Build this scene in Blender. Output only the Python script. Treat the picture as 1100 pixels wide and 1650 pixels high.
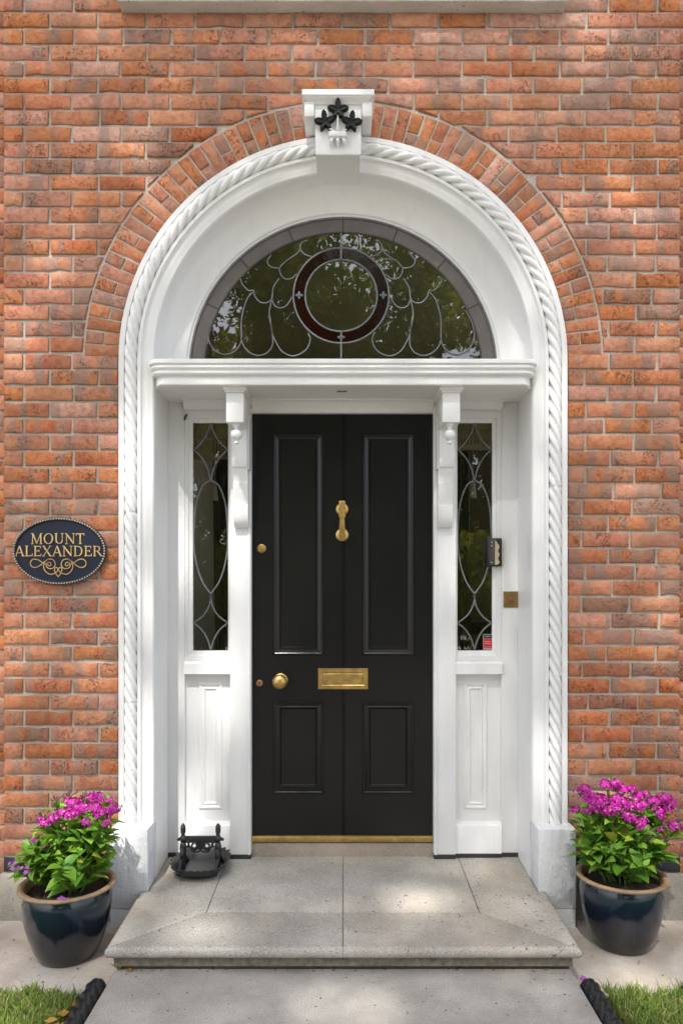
import bpy, bmesh, math, random
import numpy as np
from mathutils import Vector, Matrix, Quaternion
random.seed(7); rng = np.random.default_rng(7)
PI = math.pi; R = math.radians
S = bpy.context.scene; COL = S.collection
for o in list(bpy.data.objects): bpy.data.objects.remove(o, do_unlink=True)

# ------------------------------------------------------------------ camera, sky, sun, exposure
FP, DW, HC = 1190.0, 3.4, 1.523          # focal length in photo pixels, metres to the wall face, eye height
cam = bpy.data.cameras.new('camera'); co = bpy.data.objects.new('camera', cam); COL.objects.link(co)
cam.sensor_fit = 'HORIZONTAL'; cam.sensor_width = 36; cam.lens = 36*FP/1100
cam.shift_x = (550-552.5)/1100; cam.shift_y = (947-825)/1100
cam.clip_start = 0.05; cam.clip_end = 600
co.location = (0, -DW, HC); co.rotation_euler = (R(90), 0, 0)
S.camera = co
SUN_EL, SUN_AZ = R(56), R(11)            # sun high in front of the house, a little to the left
SD = Vector((-math.sin(SUN_AZ)*math.cos(SUN_EL), -math.cos(SUN_AZ)*math.cos(SUN_EL), math.sin(SUN_EL)))
W = bpy.data.worlds.new('World'); S.world = W; W.use_nodes = True
wn = W.node_tree; bg = wn.nodes['Background']; sk = wn.nodes.new('ShaderNodeTexSky')
sk.sky_type = 'NISHITA'; sk.sun_disc = False; sk.sun_elevation = SUN_EL; sk.sun_rotation = R(180)+SUN_AZ
sk.air_density = 1.0; sk.dust_density = 3.0; sk.ozone_density = 1.0
hs = wn.nodes.new('ShaderNodeHueSaturation'); hs.inputs['Saturation'].default_value = .62      # thin bright haze over the blue
wn.links.new(sk.outputs[0], hs.inputs['Color']); wn.links.new(hs.outputs[0], bg.inputs[0]); bg.inputs[1].default_value = 0.15
sl = bpy.data.lights.new('sun', 'SUN'); so = bpy.data.objects.new('sun', sl); COL.objects.link(so)
sl.energy = 3.1; sl.angle = R(1.1); sl.color = (1, .965, .91)
so.rotation_euler = SD.to_track_quat('Z', 'Y').to_euler(); so.location = (-3, -10, 14)
S.view_settings.view_transform = 'Standard'; S.view_settings.look = 'None'
S.view_settings.exposure = 1.18; S.view_settings.gamma = 1; S.view_settings.use_curve_mapping = False
S.render.resolution_x = 682; S.render.resolution_y = 1024

# ------------------------------------------------------------------ pixel -> metre on a plane at depth y
def sc(y): return FP/(DW+y)
def X(px, y): return (px-552.5)/sc(y)
def Z(py, y): return HC+(947-py)/sc(y)

# ------------------------------------------------------------------ materials
def mat(name):
    m = bpy.data.materials.new(name); m.use_nodes = True
    nt = m.node_tree; return m, nt, nt.nodes['Principled BSDF']
def nd(nt, t, **kw):
    n = nt.nodes.new(t)
    for k, v in kw.items(): setattr(n, k, v)
    return n
def pos(nt, scale=(1, 1, 1)):
    g = nd(nt, 'ShaderNodeNewGeometry'); mp = nd(nt, 'ShaderNodeMapping'); mp.inputs['Scale'].default_value = scale
    nt.links.new(g.outputs['Position'], mp.inputs['Vector']); return mp.outputs[0]
def noise(nt, scale, detail=4, rough=.55, vec=None, dist=0):
    n = nd(nt, 'ShaderNodeTexNoise'); n.inputs['Scale'].default_value = scale
    n.inputs['Detail'].default_value = detail; n.inputs['Roughness'].default_value = rough; n.inputs['Distortion'].default_value = dist
    nt.links.new(vec if vec is not None else pos(nt), n.inputs['Vector']); return n.outputs['Fac']
def ramp(nt, fac, stops, interp='LINEAR'):
    r = nd(nt, 'ShaderNodeValToRGB'); cr = r.color_ramp; cr.interpolation = interp
    while len(cr.elements) < len(stops): cr.elements.new(.5)
    for e, (p, c) in zip(cr.elements, stops):
        e.position = p; e.color = (*c, 1) if not isinstance(c, (int, float)) else (c, c, c, 1)
    nt.links.new(fac, r.inputs[0]); return r.outputs[0]
def mixc(nt, fac, a, b, mode='MIX'):
    m = nd(nt, 'ShaderNodeMix', data_type='RGBA', blend_type=mode)
    for s, v in ((m.inputs[0], fac), (m.inputs[6], a), (m.inputs[7], b)):
        if isinstance(v, (int, float)): s.default_value = v
        elif isinstance(v, tuple): s.default_value = (*v, 1)
        else: nt.links.new(v, s)
    return m.outputs[2]
def mth(nt, op, a, b=None, c=None, clamp=False):
    m = nd(nt, 'ShaderNodeMath', operation=op, use_clamp=clamp)
    for s, v in zip(m.inputs, (a, b, c)):
        if v is None: continue
        if isinstance(v, (int, float)): s.default_value = v
        else: nt.links.new(v, s)
    return m.outputs[0]
def bump(nt, bs, h, strength, dist=.002):
    b = nd(nt, 'ShaderNodeBump'); b.inputs['Strength'].default_value = strength; b.inputs['Distance'].default_value = dist
    nt.links.new(h, b.inputs['Height']); nt.links.new(b.outputs[0], bs.inputs['Normal']); return b
def setb(nt, bs, **kw):
    for k, v in kw.items():
        s = bs.inputs[k.replace('_', ' ')]
        if isinstance(v, tuple): s.default_value = (*v, 1)
        elif isinstance(v, (int, float)): s.default_value = v
        else: nt.links.new(v, s)
M = {}
def simple(name, col, rough=.5, metal=0, var=.12, sc_=30, bs_=.15, bscale=120, dist=.001, spec=.5, coat=0):
    m, nt, b = mat(name)
    n = noise(nt, sc_, 5)
    c = mixc(nt, ramp(nt, n, [(.3, 0.), (.7, 1.)]), tuple(x*(1-var) for x in col), tuple(min(1, x*(1+var)) for x in col))
    setb(nt, b, Base_Color=c, Metallic=metal, Roughness=rough, Specular_IOR_Level=spec, Coat_Weight=coat)
    if bs_: bump(nt, b, noise(nt, bscale, 6), bs_, dist)
    M[name] = m; return m

# brick: attributes bk = (seed, hue, grey, dark), uvw = (along, up, id)
def brick_mat():
    m, nt, b = mat('brick_clay')
    a = nd(nt, 'ShaderNodeAttribute', attribute_name='bk'); sp = nd(nt, 'ShaderNodeSeparateColor'); nt.links.new(a.outputs['Color'], sp.inputs[0])
    seed, hue, grey, dark = sp.outputs[0], sp.outputs[1], sp.outputs[2], a.outputs['Alpha']
    u = nd(nt, 'ShaderNodeAttribute', attribute_name='uvw'); su = nd(nt, 'ShaderNodeSeparateXYZ'); nt.links.new(u.outputs['Vector'], su.inputs[0])
    off = nd(nt, 'ShaderNodeCombineXYZ'); s37 = mth(nt, 'MULTIPLY', seed, 37.)
    nt.links.new(s37, off.inputs[0]); nt.links.new(s37, off.inputs[1]); nt.links.new(s37, off.inputs[2])
    va = nd(nt, 'ShaderNodeVectorMath', operation='ADD'); nt.links.new(pos(nt), va.inputs[0]); nt.links.new(off.outputs[0], va.inputs[1]); P = va.outputs[0]
    base = ramp(nt, hue, [(0, (.47, .145, .075)), (.3, (.55, .205, .098)), (.55, (.60, .245, .115)), (.8, (.56, .23, .155)), (1, (.60, .34, .265))])
    base = mixc(nt, mth(nt, 'MULTIPLY', ramp(nt, noise(nt, 24, 5, vec=P), [(.4, 0.), (.66, 1.)]), .55), base, (.56, .28, .15))
    base = mixc(nt, mth(nt, 'MULTIPLY', ramp(nt, noise(nt, 40, 5, vec=P), [(.46, 0.), (.62, 1.)]), .45), base, (.36, .10, .045))
    # kiss marks: greyish bands across the brick
    w = mth(nt, 'ADD', mth(nt, 'MULTIPLY', su.outputs[0], 1.4), mth(nt, 'MULTIPLY', seed, 91.))
    w = mth(nt, 'ADD', w, mth(nt, 'MULTIPLY', noise(nt, 28, 2, vec=P), .22))
    n1 = nd(nt, 'ShaderNodeTexNoise', noise_dimensions='1D'); n1.inputs['Scale'].default_value = 1.6; n1.inputs['Detail'].default_value = 1
    nt.links.new(w, n1.inputs['W'])
    band = ramp(nt, mth(nt, 'ADD', n1.outputs['Fac'], mth(nt, 'MULTIPLY', grey, .34)), [(.63, 0.), (.74, 1.)])
    gcol = mixc(nt, noise(nt, 34, 4, vec=P), (.235, .160, .125), (.36, .25, .20))
    base = mixc(nt, mth(nt, 'MULTIPLY', band, .66), base, gcol)
    # dark burnt flecks gathered in patches
    fl = mth(nt, 'MULTIPLY', mth(nt, 'ADD', mth(nt, 'MULTIPLY', mth(nt, 'FRACT', mth(nt, 'MULTIPLY', seed, 71.1)), 1.1), .15, clamp=True), mth(nt, 'MULTIPLY', ramp(nt, noise(nt, 95, 6, .75, vec=P), [(.53, 0.), (.62, 1.)]), ramp(nt, noise(nt, 16, 3, vec=P), [(.46, 0.), (.58, 1.)])))
    base = mixc(nt, mth(nt, 'MULTIPLY', fl, .8), base, (.15, .06, .033))
    pale = ramp(nt, noise(nt, 75, 5, .7, vec=P), [(.63, 0.), (.72, 1.)])
    base = mixc(nt, mth(nt, 'MULTIPLY', pale, .18), base, (.58, .45, .36))
    base = mixc(nt, mth(nt, 'MULTIPLY', ramp(nt, noise(nt, 1.4, 4), [(.5, 0.), (.72, 1.)]), .18), base, (.50, .36, .30))
    base = mixc(nt, mth(nt, 'MULTIPLY', ramp(nt, noise(nt, 1.9, 5, .6, vec=pos(nt, (1, 1, .45))), [(.54, 0.), (.74, 1.)]), .30), base, (.17, .105, .08))
    vv = nd(nt, 'ShaderNodeHueSaturation'); nt.links.new(base, vv.inputs['Color'])
    nt.links.new(mth(nt, 'ADD', mth(nt, 'MULTIPLY', mth(nt, 'FRACT', mth(nt, 'MULTIPLY', seed, 57.3)), .32), .78), vv.inputs['Value'])
    nt.links.new(mth(nt, 'ADD', mth(nt, 'MULTIPLY', mth(nt, 'FRACT', mth(nt, 'MULTIPLY', seed, 23.7)), .18), .89), vv.inputs['Saturation']); base = vv.outputs[0]
    base = mixc(nt, dark, base, (.035, .036, .042))
    setb(nt, b, Base_Color=base, Roughness=.88, Specular_IOR_Level=.25)
    h = mth(nt, 'ADD', noise(nt, 170, 7, .65, vec=P), mth(nt, 'MULTIPLY', noise(nt, 34, 4, vec=P), 1.5))
    h = mth(nt, 'SUBTRACT', h, mth(nt, 'MULTIPLY', fl, .7))
    bump(nt, b, h, 1.0, .0045); M['brick'] = m
brick_mat()
def mortar_mat():
    m, nt, b = mat('lime_mortar')
    c = mixc(nt, ramp(nt, noise(nt, 9, 5), [(.35, 0.), (.65, 1.)]), (.42, .37, .305), (.56, .51, .44))
    c = mixc(nt, ramp(nt, noise(nt, 120, 3, .7), [(.56, 0.), (.68, 1.)]), c, (.27, .225, .175))
    setb(nt, b, Base_Color=c, Roughness=.95, Specular_IOR_Level=.1)
    bump(nt, b, noise(nt, 130, 7, .7), .9, .005); M['mortar'] = m
mortar_mat()
def paint_mat(name, col, rough, bs_, uneven=.0, speck=True):
    m, nt, b = mat(name)
    c = mixc(nt, ramp(nt, noise(nt, 3.2, 5), [(.3, 0.), (.7, 1.)]), tuple(x*.955 for x in col), col)
    if speck: c = mixc(nt, mth(nt, 'MULTIPLY', ramp(nt, noise(nt, 45, 6, .75), [(.69, 0.), (.75, 1.)]), .35), c, (.42, .39, .34))
    c = mixc(nt, mth(nt, 'MULTIPLY', ramp(nt, noise(nt, 9, 5, .6, vec=pos(nt, (3.2, 3.2, .35))), [(.52, 0.), (.72, 1.)]), .16), c, (.55, .53, .48))
    setb(nt, b, Base_Color=c, Roughness=mth(nt, 'ADD', mth(nt, 'MULTIPLY', noise(nt, 14, 4), .22), rough-.1))
    h = mth(nt, 'ADD', noise(nt, 60, 4), mth(nt, 'MULTIPLY', noise(nt, 8, 4, vec=pos(nt, (9, 9, 1))), 1.4))
    if uneven: h = mth(nt, 'ADD', mth(nt, 'MULTIPLY', noise(nt, 11, 5, .6), uneven), h)
    bump(nt, b, h, bs_, .002); M[name] = m
paint_mat('white_paint', (.79, .785, .775), .36, .24)
paint_mat('masonry_paint', (.70, .705, .72), .5, 1.0, 6.0)
def stone_mat(name, c1, c2, spk=.5, stain=(.33, .23, .14), stainamt=.3):
    m, nt, b = mat(name)
    c = mixc(nt, ramp(nt, noise(nt, 5, 6, .6), [(.35, 0.), (.65, 1.)]), c1, c2)
    g = noise(nt, 185, 4, .65)
    c = mixc(nt, mth(nt, 'MULTIPLY', ramp(nt, g, [(.36, 1.), (.47, 0.)]), spk), c, tuple(x*.35 for x in c1))
    c = mixc(nt, mth(nt, 'MULTIPLY', ramp(nt, g, [(.53, 0.), (.64, 1.)]), spk*.8), c, tuple(min(.7, x*1.6) for x in c2))
    c = mixc(nt, mth(nt, 'MULTIPLY', ramp(nt, noise(nt, 2.3, 5, .65), [(.46, 0.), (.64, 1.)]), stainamt), c, stain)
    pit = ramp(nt, mth(nt, 'ADD', noise(nt, 48, 3, .6), mth(nt, 'MULTIPLY', noise(nt, 1.7, 2), .22)), [(.795, 0.), (.825, 1.)])
    c = mixc(nt, mth(nt, 'MULTIPLY', pit, .8), c, (.06, .055, .05))
    setb(nt, b, Base_Color=c, Roughness=.86, Specular_IOR_Level=.3)
    h = mth(nt, 'SUBTRACT', mth(nt, 'ADD', noise(nt, 260, 5, .6), mth(nt, 'MULTIPLY', noise(nt, 28, 5), 1.2)), pit)
    bump(nt, b, h, .6, .003); M[name] = m
stone_mat('granite', (.325, .305, .27), (.43, .41, .37), .55, (.36, .275, .185), .36)
stone_mat('path_stone', (.345, .32, .285), (.475, .45, .41), .4, (.30, .265, .22), .45)
stone_mat('paving_stone', (.40, .35, .295), (.49, .44, .39), .25, (.26, .21, .16), .5)
stone_mat('gravel', (.38, .34, .29), (.49, .445, .39), .6)
stone_mat('tan_stone', (.26, .225, .175), (.35, .31, .25), .35)
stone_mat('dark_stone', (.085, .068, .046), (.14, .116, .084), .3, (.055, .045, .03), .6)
stone_mat('base_stone', (.25, .235, .20), (.36, .34, .30), .5)
stone_mat('sill_stone', (.48, .45, .41), (.58, .55, .51), .25, (.36, .32, .27), .3)
simple('door_paint', (.0042, .0041, .0040), .27, var=.3, sc_=6, bs_=.16, bscale=11, dist=.004, spec=.42)
simple('joint_mortar', (.19, .165, .13), .95, var=.4, sc_=40)
simple('black_strip', (.02, .02, .021), .6)
def brass(name, col, rough):
    m, nt, b = mat(name)
    c = mixc(nt, ramp(nt, noise(nt, 28, 6, .65), [(.35, 0.), (.68, 1.)]), tuple(x*.62 for x in col), col)
    setb(nt, b, Base_Color=c, Metallic=.9, Roughness=mth(nt, 'ADD', mth(nt, 'MULTIPLY', noise(nt, 40, 4), .3), rough-.12))
    bump(nt, b, noise(nt, 70, 4), .12, .001); M[name] = m
brass('brass', (.66, .44, .15), .34)
brass('dull_brass', (.36, .235, .085), .5)
brass('gold', (.86, .60, .27), .42)
brass('copper', (.55, .27, .14), .45)
simple('iron', (.018, .018, .019), .42, bs_=.5, bscale=160)
simple('black_gloss', (.004, .004, .004), .5, spec=.25)
simple('lead', (.155, .158, .165), .48, .35, var=.2, bs_=.2)
simple('dark_lead', (.045, .044, .043), .5)
simple('lead_rosette', (.15, .155, .17), .45, .5)
simple('frosted', (.125, .108, .10), .38, var=.12, sc_=14, bs_=.25, bscale=90)
simple('navy', (.009, .014, .030), .45, var=.25, sc_=9, spec=.3)
simple('bead', (.62, .60, .55), .35, .4)
simple('plaque_rim', (.03, .028, .027), .45)
simple('pot_rim', (.30, .20, .115), .6, var=.3, sc_=22, bs_=.5, bscale=60)
simple('soil', (.035, .021, .013), .95, var=.5, sc_=80, bs_=1, bscale=110, dist=.01)
simple('stem', (.10, .16, .03), .6)
simple('bud', (.10, .035, .05), .7)
simple('crumb', (.10, .075, .045), .9, var=.5, sc_=60)
simple('edging', (.016, .017, .019), .36, bs_=.6, bscale=70, dist=.003)
simple('blind', (.66, .56, .36), .9, var=.06, bs_=.3)
simple('blind_dark', (.06, .05, .035), .9)
simple('hall_wall', (.55, .48, .36), .8)
simple('drape', (.13, .105, .075), .9, var=.3, sc_=8)
simple('dark_pane', (.012, .014, .015), .06, bs_=.03, bscale=4)
simple('hall_floor', (.10, .07, .05), .4)
simple('hall_dark', (.045, .03, .022), .5)
simple('plastic', (.012, .012, .014), .28)
simple('plastic_face', (.06, .058, .055), .22)
simple('card', (.52, .42, .26), .8)
simple('red', (.55, .012, .02), .4, var=.03, bs_=0)
simple('sticker_grey', (.36, .36, .36), .4, var=.03, bs_=0)
simple('bark', (.085, .065, .048), .9, var=.4, sc_=12, bs_=1, bscale=18, dist=.02)
simple('lawn_earth', (.055, .072, .022), .95, var=.4, sc_=25, bs_=.8, bscale=60, dist=.01)
simple('hedge_leaf', (.035, .07, .016), .55, var=.5, sc_=3, bs_=0)
def glaze():
    m, nt, b = mat('blue_glaze')
    g = nd(nt, 'ShaderNodeTexCoord'); s = nd(nt, 'ShaderNodeSeparateXYZ'); nt.links.new(g.outputs['Object'], s.inputs[0])
    f = mth(nt, 'ADD', s.outputs[2], mth(nt, 'MULTIPLY', mth(nt, 'SUBTRACT', noise(nt, 9, 5), .5), .12))
    c = ramp(nt, f, [(.02, (.016, .013, .012)), (.10, (.008, .010, .016)), (.20, (.004, .011, .026)), (.27, (.005, .021, .032))])  # blue to teal glaze; the greyer lower part is painted-in reflection
    c = mixc(nt, mth(nt, 'MULTIPLY', ramp(nt, noise(nt, 95, 3, .8), [(.70, 0.), (.75, 1.)]), .5), c, (.14, .16, .17))
    setb(nt, b, Base_Color=c, Roughness=.17, Coat_Weight=.4, Coat_Roughness=.08)
    bump(nt, b, noise(nt, 14, 3), .2, .004); M['glaze'] = m
glaze()
def glass(name, tint, ior, wave):
    m = bpy.data.materials.new(name); m.use_nodes = True; nt = m.node_tree; nt.nodes.clear()
    out = nd(nt, 'ShaderNodeOutputMaterial'); mx = nd(nt, 'ShaderNodeMixShader'); tr = nd(nt, 'ShaderNodeBsdfTransparent'); gl = nd(nt, 'ShaderNodeBsdfGlossy')
    gl.inputs['Roughness'].default_value = .01; tr.inputs[0].default_value = (*tint, 1)
    fr = nd(nt, 'ShaderNodeFresnel'); fr.inputs[0].default_value = ior
    bp = nd(nt, 'ShaderNodeBump'); bp.inputs['Strength'].default_value = wave; bp.inputs['Distance'].default_value = .004
    nt.links.new(noise(nt, 7, 3), bp.inputs['Height']); nt.links.new(bp.outputs[0], gl.inputs['Normal'])
    nt.links.new(fr.outputs[0], mx.inputs[0]); nt.links.new(tr.outputs[0], mx.inputs[1]); nt.links.new(gl.outputs[0], mx.inputs[2]); nt.links.new(mx.outputs[0], out.inputs[0])
    M[name] = m
glass('glass', (.90, .89, .85), 2.3, .06)
glass('side_glass', (.96, .96, .94), 2.3, .08)
def red_glass():
    m, nt, b = mat('red_glass')
    setb(nt, b, Base_Color=mixc(nt, noise(nt, 9, 3), (.016, .003, .002), (.006, .002, .002)), Roughness=.07, Specular_IOR_Level=.5)
    bump(nt, b, noise(nt, 16, 3), .3, .004); M['red_glass'] = m
red_glass()
def leafy(name, c1, c2, rough=.45, trans=.35, rnd=True, tcol=None, odd=None, share=.9):
    m = bpy.data.materials.new(name); m.use_nodes = True; nt = m.node_tree; b = nt.nodes['Principled BSDF']; out = nt.nodes['Material Output']
    isl = nd(nt, 'ShaderNodeNewGeometry').outputs['Random Per Island']
    if rnd == 'island': f = isl
    elif rnd: f = nd(nt, 'ShaderNodeObjectInfo').outputs['Random']
    else: f = mth(nt, 'ADD', mth(nt, 'MULTIPLY', ramp(nt, noise(nt, 26, 4, .7), [(.35, 0.), (.65, 1.)]), .55), mth(nt, 'MULTIPLY', isl, .45))
    c = mixc(nt, f, c1, c2)
    c = mixc(nt, .25, c, mixc(nt, noise(nt, 60, 3), c1, c2))
    if odd: c = mixc(nt, ramp(nt, mth(nt, 'FRACT', mth(nt, 'MULTIPLY', f if rnd != False else isl, 7.31)), [(share, 0.), (share+.01, 1.)]), c, odd)
    setb(nt, b, Base_Color=c, Roughness=rough, Specular_IOR_Level=.4)
    t = nd(nt, 'ShaderNodeBsdfTranslucent'); mx = nd(nt, 'ShaderNodeMixShader'); mx.inputs[0].default_value = trans
    if tcol: t.inputs[0].default_value = (*tcol, 1)
    else: nt.links.new(c, t.inputs[0])
    nt.links.new(b.outputs[0], mx.inputs[1]); nt.links.new(t.outputs[0], mx.inputs[2]); nt.links.new(mx.outputs[0], out.inputs[0]); M[name] = m
leafy('leaf', (.065, .20, .022), (.30, .50, .06), odd=(.42, .44, .06), share=.95)
leafy('petal', (.28, .001, .17), (.58, .012, .40), .6, .3, 'island', odd=(.50, .16, .34), share=.94)
leafy('petal_pale', (.42, .10, .50), (.52, .14, .55), .6, .3)
leafy('grass', (.085, .19, .022), (.30, .36, .08), .6, .3, rnd=False, odd=(.42, .36, .17), share=.86)
leafy('tree_leaf', (.05, .10, .014), (.16, .18, .022), .4, .5, rnd=False, tcol=(.30, .32, .03))
leafy('dry_leaf', (.42, .19, .045), (.50, .27, .07), .8, .2)

# ------------------------------------------------------------------ mesh helpers
class MB:
    def __init__(s): s.v = []; s.f = []
    def add(s, vs, fs):
        n = len(s.v); s.v += [tuple(p) for p in vs]; s.f += [tuple(i+n for i in f) for f in fs]; return s
    def box(s, x0, x1, y0, y1, z0, z1, c=0.0):
        if c <= 0:
            v = [(x, y, z) for z in (z0, z1) for y in (y0, y1) for x in (x0, x1)]
            return s.add(v, [(0, 2, 3, 1), (4, 5, 7, 6), (0, 1, 5, 4), (2, 6, 7, 3), (0, 4, 6, 2), (1, 3, 7, 5)])
        bm = bmesh.new(); bmesh.ops.create_cube(bm, size=1)
        for v in bm.verts: v.co = ((x0+x1)/2+v.co.x*(x1-x0), (y0+y1)/2+v.co.y*(y1-y0), (z0+z1)/2+v.co.z*(z1-z0))
        bmesh.ops.bevel(bm, geom=bm.edges[:], offset=c, segments=2, profile=.5, affect='EDGES')
        bm.verts.index_update(); s.add([v.co[:] for v in bm.verts], [[v.index for v in f.verts] for f in bm.faces]); bm.free(); return s
    def ring(s, a, ya, b, yb):      # strip between two rectangles (x0,x1,z0,z1) in the wall plane
        def cs(r, y): return [(r[0], y, r[2]), (r[1], y, r[2]), (r[1], y, r[3]), (r[0], y, r[3])]
        return s.add(cs(a, ya)+cs(b, yb), [(i, (i+1) % 4, 4+(i+1) % 4, 4+i) for i in range(4)])
    def frame(s, r, prof):          # nested rings: prof = [(inset, y)]
        q = lambda d: (r[0]+d, r[1]-d, r[2]+d, r[3]-d)
        for (d0, y0), (d1, y1) in zip(prof, prof[1:]): s.ring(q(d0), y0, q(d1), y1)
        return q(prof[-1][0])
    def rect(s, r, y): return s.add([(r[0], y, r[2]), (r[1], y, r[2]), (r[1], y, r[3]), (r[0], y, r[3])], [(0, 1, 2, 3)])
    def loft(s, rings, close=True, cap0=False, cap1=False):
        n = len(rings[0]); vs = [p for r_ in rings for p in r_]; fs = []
        for k in range(len(rings)-1):
            for i in range(n if close else n-1):
                j = (i+1) % n; fs.append((k*n+i, k*n+j, (k+1)*n+j, (k+1)*n+i))
        if cap0: fs.append(tuple(range(n))[::-1])
        if cap1: fs.append(tuple((len(rings)-1)*n+i for i in range(n)))
        return s.add(vs, fs)
    def lathe(s, prof, c=(0, 0, 0), axis='z', n=32, cap0=False, cap1=False, ex=1, ez=1):
        rings = []
        for r, h in prof:
            ring = []
            for i in range(n):
                a = 2*PI*i/n; u, w = r*math.cos(a)*ex, r*math.sin(a)*ez
                ring.append((c[0]+u, c[1]+w, c[2]+h) if axis == 'z' else ((c[0]+u, c[1]+h, c[2]+w) if axis == 'y' else (c[0]+h, c[1]+u, c[2]+w)))
            rings.append(ring)
        return s.loft(rings, True, cap0, cap1)
    def tube(s, pts, r, n=6, cap=True, flat=1.0):
        P = [Vector(p) for p in pts]; rings = []; up = None
        for i, p in enumerate(P):
            t = (P[min(i+1, len(P)-1)]-P[max(i-1, 0)]);
            t = t.normalized() if t.length > 1e-9 else Vector((0, 0, 1))
            if up is None: up = Vector((0, 1, 0)) if abs(t.y) < .9 else Vector((1, 0, 0))
            a = t.cross(up).normalized(); b = a.cross(t).normalized(); up = b
            rr = r[i] if isinstance(r, (list, tuple)) else r
            rings.append([p+a*math.cos(2*PI*k/n)*rr+b*math.sin(2*PI*k/n)*rr*flat for k in range(n)])
        return s.loft(rings, True, cap, cap)
    def prism(s, poly, y0, y1):     # polygon in the wall plane (x,z), given y0 front, y1 back
        n = len(poly); vs = [(x, y0, z) for x, z in poly]+[(x, y1, z) for x, z in poly]
        return s.add(vs, [tuple(range(n)), tuple(range(2*n-1, n-1, -1))]+[(i, i+n, (i+1) % n+n, (i+1) % n) for i in range(n)])
    def prism_x(s, poly, x0, x1):   # polygon in (y,z)
        n = len(poly); vs = [(x0, y, z) for y, z in poly]+[(x1, y, z) for y, z in poly]
        return s.add(vs, [tuple(range(n)), tuple(range(2*n-1, n-1, -1))]+[(i, i+n, (i+1) % n+n, (i+1) % n) for i in range(n)])
    def prism_z(s, poly, z0, z1):   # polygon in (x,y); z0/z1 numbers or functions of y
        f0 = z0 if callable(z0) else (lambda y: z0); f1 = z1 if callable(z1) else (lambda y: z1); n = len(poly)
        vs = [(x, y, f0(y)) for x, y in poly]+[(x, y, f1(y)) for x, y in poly]
        return s.add(vs, [tuple(range(n))[::-1], tuple(range(n, 2*n))]+[(i, (i+1) % n, (i+1) % n+n, i+n) for i in range(n)])
ORG = {}
def worg(o): return ORG.get(o.name, Vector((0, 0, 0)))
def mesh_of(name, v, f, m, smooth=True, angle=38, fixn=True):
    me = bpy.data.meshes.new(name); me.from_pydata(v, [], f)
    if fixn:
        bm = bmesh.new(); bm.from_mesh(me); bmesh.ops.recalc_face_normals(bm, faces=bm.faces[:]); bm.to_mesh(me); bm.free()
    if smooth:
        me.polygons.foreach_set('use_smooth', [True]*len(me.polygons)); me.set_sharp_from_angle(angle=R(angle))
    me.materials.append(m); me.update(); return me
def mk(name, mb, m, parent=None, origin=None, smooth=True, angle=38, fixn=True):
    L = worg(parent) if parent else Vector((0, 0, 0))
    c = Vector(origin) if origin is not None else L
    me = mesh_of(name, [(p[0]-c[0], p[1]-c[1], p[2]-c[2]) for p in mb.v], mb.f, M[m] if isinstance(m, str) else m, smooth, angle, fixn)
    o = bpy.data.objects.new(name, me); COL.objects.link(o)
    if parent: o.parent = parent
    o.location = c-L if parent else c; ORG[o.name] = c; return o
def tag(o, label, cat, group=None):
    o['label'] = label; o['category'] = cat
    if group: o['group'] = group
    return o
def thing(name, loc, label, cat, group=None):
    o = bpy.data.objects.new(name, None); COL.objects.link(o); o.location = loc; o.empty_display_size = .1; ORG[o.name] = Vector(loc)
    return tag(o, label, cat, group)
def struct(o): o['kind'] = 'structure'; return o
def stuff(o): o['kind'] = 'stuff'; return o
def catmull(pts, k=6, closed=False):
    P = [Vector((*p, 0)) if len(p) == 2 else Vector(p) for p in pts]; out = []; n = len(P)
    for i in range(n if closed else n-1):
        g = (lambda j: P[j % n]) if closed else (lambda j: P[max(0, min(n-1, j))])
        p0, p1, p2, p3 = g(i-1), g(i), g(i+1), g(i+2)
        for t in range(k):
            t /= k; out.append(.5*((2*p1)+(p2-p0)*t+(2*p0-5*p1+4*p2-p3)*t*t+(3*p1-p0-3*p2+p3)*t**3))
    if not closed: out.append(P[-1])
    return out

# ------------------------------------------------------------------ main dimensions
ZS = 2.571            # springing of the arch
RI, RO = .873, 1.030  # white surround inner and outer radius
RB = 1.190            # outside of the brick ring
XL, XR = -1.563, 1.552   # ends of the projecting bay
ZSTONE = .209; CH = .0749
YB = .288             # plane of the door screen
ZT = lambda y: .143+(y+.583)*(.035/.871)     # the worn top of the doorstep slopes gently to the front

# ------------------------------------------------------------------ ground
lw = mk('lawn_ground', MB().box(-90, 90, -2.9, -.62, -.3, -.012), 'lawn_earth', smooth=False); struct(lw)
gv = mk('bounce_gravel', MB().box(-90, 90, -150, -2.9, -.3, -.012), 'gravel', smooth=False); struct(gv)  # unseen gravel added to bounce warm light up into the soffit
under = mk('house_ground', MB().box(-90, 90, -.62, 40, -.3, -.012), 'lawn_earth', smooth=False); struct(under)
pv = bpy.data.objects.new('pavement', None); COL.objects.link(pv); struct(pv); pv['label'] = 'strip of worn pale stone paving along the foot of the brick wall'
for sx in (-1, 1):
    e = .90
    for w in (.92, .85, 1.1, .9):
        a, b_ = sorted((sx*e, sx*(e+w-.006))); e += w
        mk('paving_slab', MB().box(a, b_, -.625+random.uniform(-.012, .012), .03, -.06, random.uniform(-.003, .001), .006), 'paving_stone', pv)
pth = bpy.data.objects.new('path', None); COL.objects.link(pth); struct(pth); pth['label'] = 'grey stone garden path leading up to the doorstep'
yy = -.532
for L_ in (1.25, 1.1, 1.2, 1.15, 1.2, 1.2, 1.2):
    mk('paving_slab', MB().box(-.88, .88, yy-L_+.006, yy, -.05, .043+random.uniform(-.001, .001), .006), 'path_stone', pth); yy -= L_

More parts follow.
